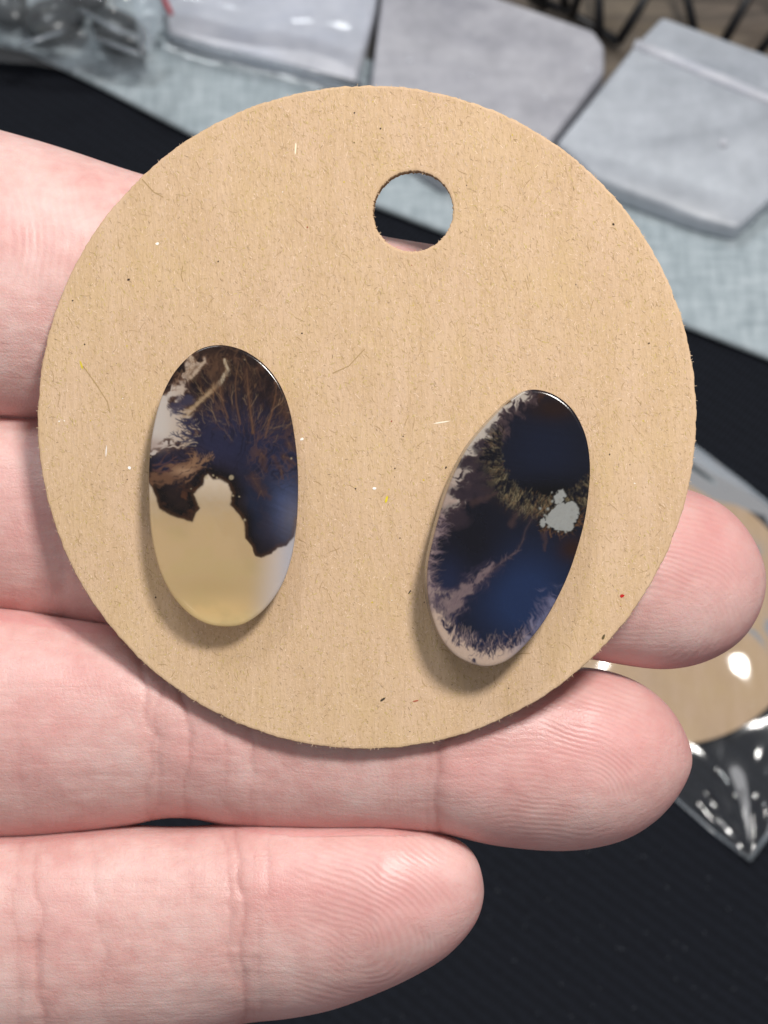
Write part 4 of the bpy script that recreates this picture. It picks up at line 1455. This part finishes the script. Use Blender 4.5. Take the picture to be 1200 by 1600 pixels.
def field_attrs(px, py):
    """skin fields on the palm side, one value per vertex"""
    n = len(px)
    F = FINGERS
    own = np.full(n, -1)
    u = np.zeros(n)
    for i, k in enumerate(F):
        tp, bt = pchip(px, F[k]["top"]), pchip(px, F[k]["bot"])
        ins = (py >= tp - 3) & (py <= bt + 3) & (px <= F[k]["top"][-1][0] + 2)
        own = np.where(ins & (own < 0), i, own)
        u = np.where(own == i, (py - tp) / np.maximum(bt - tp, 1), u)
    phase, mask, tone, fold = np.zeros(n), np.zeros(n), np.zeros(n), np.zeros(n)
    wx = (fbm(px / 95, py / 95, 2) - 0.5) * 30 + (fbm(px / 22, py / 22, 2) - 0.5) * 2
    # loop cores: finger, core, direction of the loop's open end, period, start of ridges
    loops = {1: ((1030, 985), math.radians(174), 8.6, 830), 2: ((905, 1250), math.radians(172), 8.8, 705), 3: ((560, 1465), math.radians(160), 9.4, 405)}
    for i, ((cx0, cy0), an, per, xs) in loops.items():
        dx, dy = px - cx0, py - cy0
        dirx, diry = math.cos(an), -math.sin(an)
        al = dx * dirx + dy * diry
        pe = dx * -diry + dy * dirx
        fan = 1.0 + 0.0006 * np.maximum(al, 0)
        dist = np.where(al > 0, np.abs(pe) / fan, np.hypot(al * 0.85, pe))
        m = own == i
        phase = np.where(m, (dist + wx) / per, phase)
        edge = smooth(0.0, 0.10, u) * smooth(1.0, 0.93, u)
        fade = smooth(xs - 10, xs + 130, px) * (0.35 + 0.85 * smooth(0.28, 0.7, fbm(px / 60 + 5, py / 40, 3))) * edge * (0.5 + 0.5 * smooth(10, 70, np.hypot(dx, dy)))
        tipf = smooth(F[list(F)[i]]["top"][-1][0] + 0, F[list(F)[i]]["top"][-1][0] - 120, px)
        mask = np.where(m, fade * (0.25 + 0.75 * tipf), mask)
    # index: broad ridges bowing across the finger
    m = own == 0
    d = np.hypot(px + 420, (py - 420) * 0.9)
    phase = np.where(m, (d + wx * 1.6) / 15.5, phase)
    mask = np.where(m, smooth(225, 320, py) * smooth(500, 410, py) * 0.75, mask)
    # elsewhere: faint cross lines
    m = (own == 2) & (px < 700) | (own == 3) & (px < 400) | (own == 1) & (px < 800)
    ph2 = (px + wx * 2.2 + (py % 1000) * 0.05) / 11.5
    phase = np.where(m, ph2, phase)
    mask = np.where(m, 0.16 + 0.18 * fbm(px / 50, py / 30, 2), mask)
    # redness of the pads; finger sides reddened to paint in their shade
    for i, (x0, y0, rx, ry, a) in enumerate(((1110, 860, 130, 90, .55), (930, 1150, 170, 90, .55), (620, 1400, 150, 80, .5), (430, 1380, 70, 70, .28), (60, 1100, 120, 120, .3), (100, 800, 120, 80, .25), (300, 1180, 60, 60, .25), (730, 1210, 70, 60, .3), (90, 1440, 60, 70, .3), (30, 380, 120, 60, .15))):
        tone += a * np.exp(-((px - x0) / rx) ** 2 - ((py - y0) / ry) ** 2)
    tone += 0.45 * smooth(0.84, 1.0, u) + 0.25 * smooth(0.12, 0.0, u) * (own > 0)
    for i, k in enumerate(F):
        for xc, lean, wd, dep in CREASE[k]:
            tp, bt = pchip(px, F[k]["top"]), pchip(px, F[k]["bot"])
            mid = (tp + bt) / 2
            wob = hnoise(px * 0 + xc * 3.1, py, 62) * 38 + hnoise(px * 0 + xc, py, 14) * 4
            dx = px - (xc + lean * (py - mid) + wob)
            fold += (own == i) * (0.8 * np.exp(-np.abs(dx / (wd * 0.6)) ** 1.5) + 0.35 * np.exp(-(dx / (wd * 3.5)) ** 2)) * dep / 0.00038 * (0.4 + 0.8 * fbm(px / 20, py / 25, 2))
    return phase, np.clip(mask, 0, 1), np.clip(tone, 0, 0.9), np.clip(fold, 0, 1)


def closed_loft(co):
    nr, na = co.shape[:2]
    idx = np.arange(nr * na).reshape(nr, na)
    q = np.stack([idx[:-1], np.roll(idx[:-1], -1, 1), np.roll(idx[1:], -1, 1), idx[1:]], -1).reshape(-1, 4)
    o = quad_mesh("hand_piece", co.reshape(-1, 3), q, None)
    bm = bmesh.new(); bm.from_mesh(o.data); bm.verts.ensure_lookup_table()
    bm.faces.new([bm.verts[i] for i in idx[0]]); bm.faces.new([bm.verts[i] for i in idx[-1]])
    bmesh.ops.recalc_face_normals(bm, faces=bm.faces)
    bm.to_mesh(o.data); bm.free()
    return o


def limb(stations, na=64):
    """stations: (px, py, depth, half width m, half thickness m), sections across the run"""
    st = np.array(stations, float)
    k = np.linspace(0, len(st) - 1, (len(st) - 1) * 8 + 1)
    ip = np.stack([np.interp(k, np.arange(len(st)), st[:, j]) for j in range(5)], 1)
    for _ in range(3):
        ip[1:-1] = (ip[:-2] + 2 * ip[1:-1] + ip[2:]) / 4
    c = Pn(ip[:, 0], ip[:, 1], ip[:, 2])
    tn = np.gradient(c, axis=0)
    tn /= np.linalg.norm(tn, axis=1)[:, None]
    side = np.cross(tn, Bn); side /= np.linalg.norm(side, axis=1)[:, None]
    nr = np.cross(side, tn)
    th = np.arange(na) / na * 2 * math.pi
    return c[:, None] + side[:, None] * (ip[:, 3, None] * np.cos(th))[..., None] + nr[:, None] * (ip[:, 4, None] * np.sin(th))[..., None]


pieces = [closed_loft(finger_mesh(k)[1]) for k in FINGERS]
pieces.append(closed_loft(limb([(-260, 880, .171, .0300, .0070), (-330, 880, .172, .0400, .0105), (-700, 900, .176, .0420, .0135), (-1200, 900, .178, .0400, .0155), (-1700, 880, .178, .0340, .0165), (-2000, 860, .178, .0285, .0170), (-2500, 840, .178, .0280, .0185), (-2900, 830, .178, .030, .0200), (-2960, 830, .178, .024, .0150)], 96)))
pieces.append(closed_loft(limb([(-1600, 560, .176, .0100, .0100), (-1250, 330, .172, .0165, .0150), (-950, 60, .167, .0125, .0115), (-720, -170, .164, .0112, .0100), (-560, -330, .162, .0110, .0090), (-440, -450, .161, .0085, .0070), (-400, -490, .161, .0030, .0030)], 64)))
hand = pieces[0]
bpy.context.view_layer.update()
for p in pieces[1:]:
    md = hand.modifiers.new("join", 'BOOLEAN')
    md.operation = 'UNION'
    md.solver = 'MANIFOLD' if 'MANIFOLD' in md.bl_rna.properties['solver'].enum_items.keys() else 'EXACT'
    md.object = p
dg = bpy.context.evaluated_depsgraph_get()
dg.update()
me = bpy.data.meshes.new_from_object(hand.evaluated_get(dg))
for p in pieces:
    m_ = p.data
    bpy.data.objects.remove(p)
    bpy.data.meshes.remove(m_)
me.name = "hand"
me.materials.clear()
me.materials.append(M_SKIN)
me.shade_smooth()
nv = len(me.vertices)
hco = np.empty(nv * 3, np.float32)
me.vertices.foreach_get("co", hco)
hco = hco.reshape(-1, 3).astype(float)
hpx, hpy, hd = to_px(hco)
ph, mk, tn, fd = field_attrs(hpx, hpy)
nm = np.empty(nv * 3, np.float32)
me.vertices.foreach_get("normal", nm)
facing = smooth(-0.1, 0.35, nm.reshape(-1, 3) @ Bn)
fattr(me, "ridge_phase", ph)
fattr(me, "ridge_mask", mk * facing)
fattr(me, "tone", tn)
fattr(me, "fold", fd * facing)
hand = bpy.data.objects.new("hand", me)
COL.objects.link(hand)
tag(hand, "open left hand, palm up, holding the kraft card on its four fingers", "hand")
print("hand verts", nv)
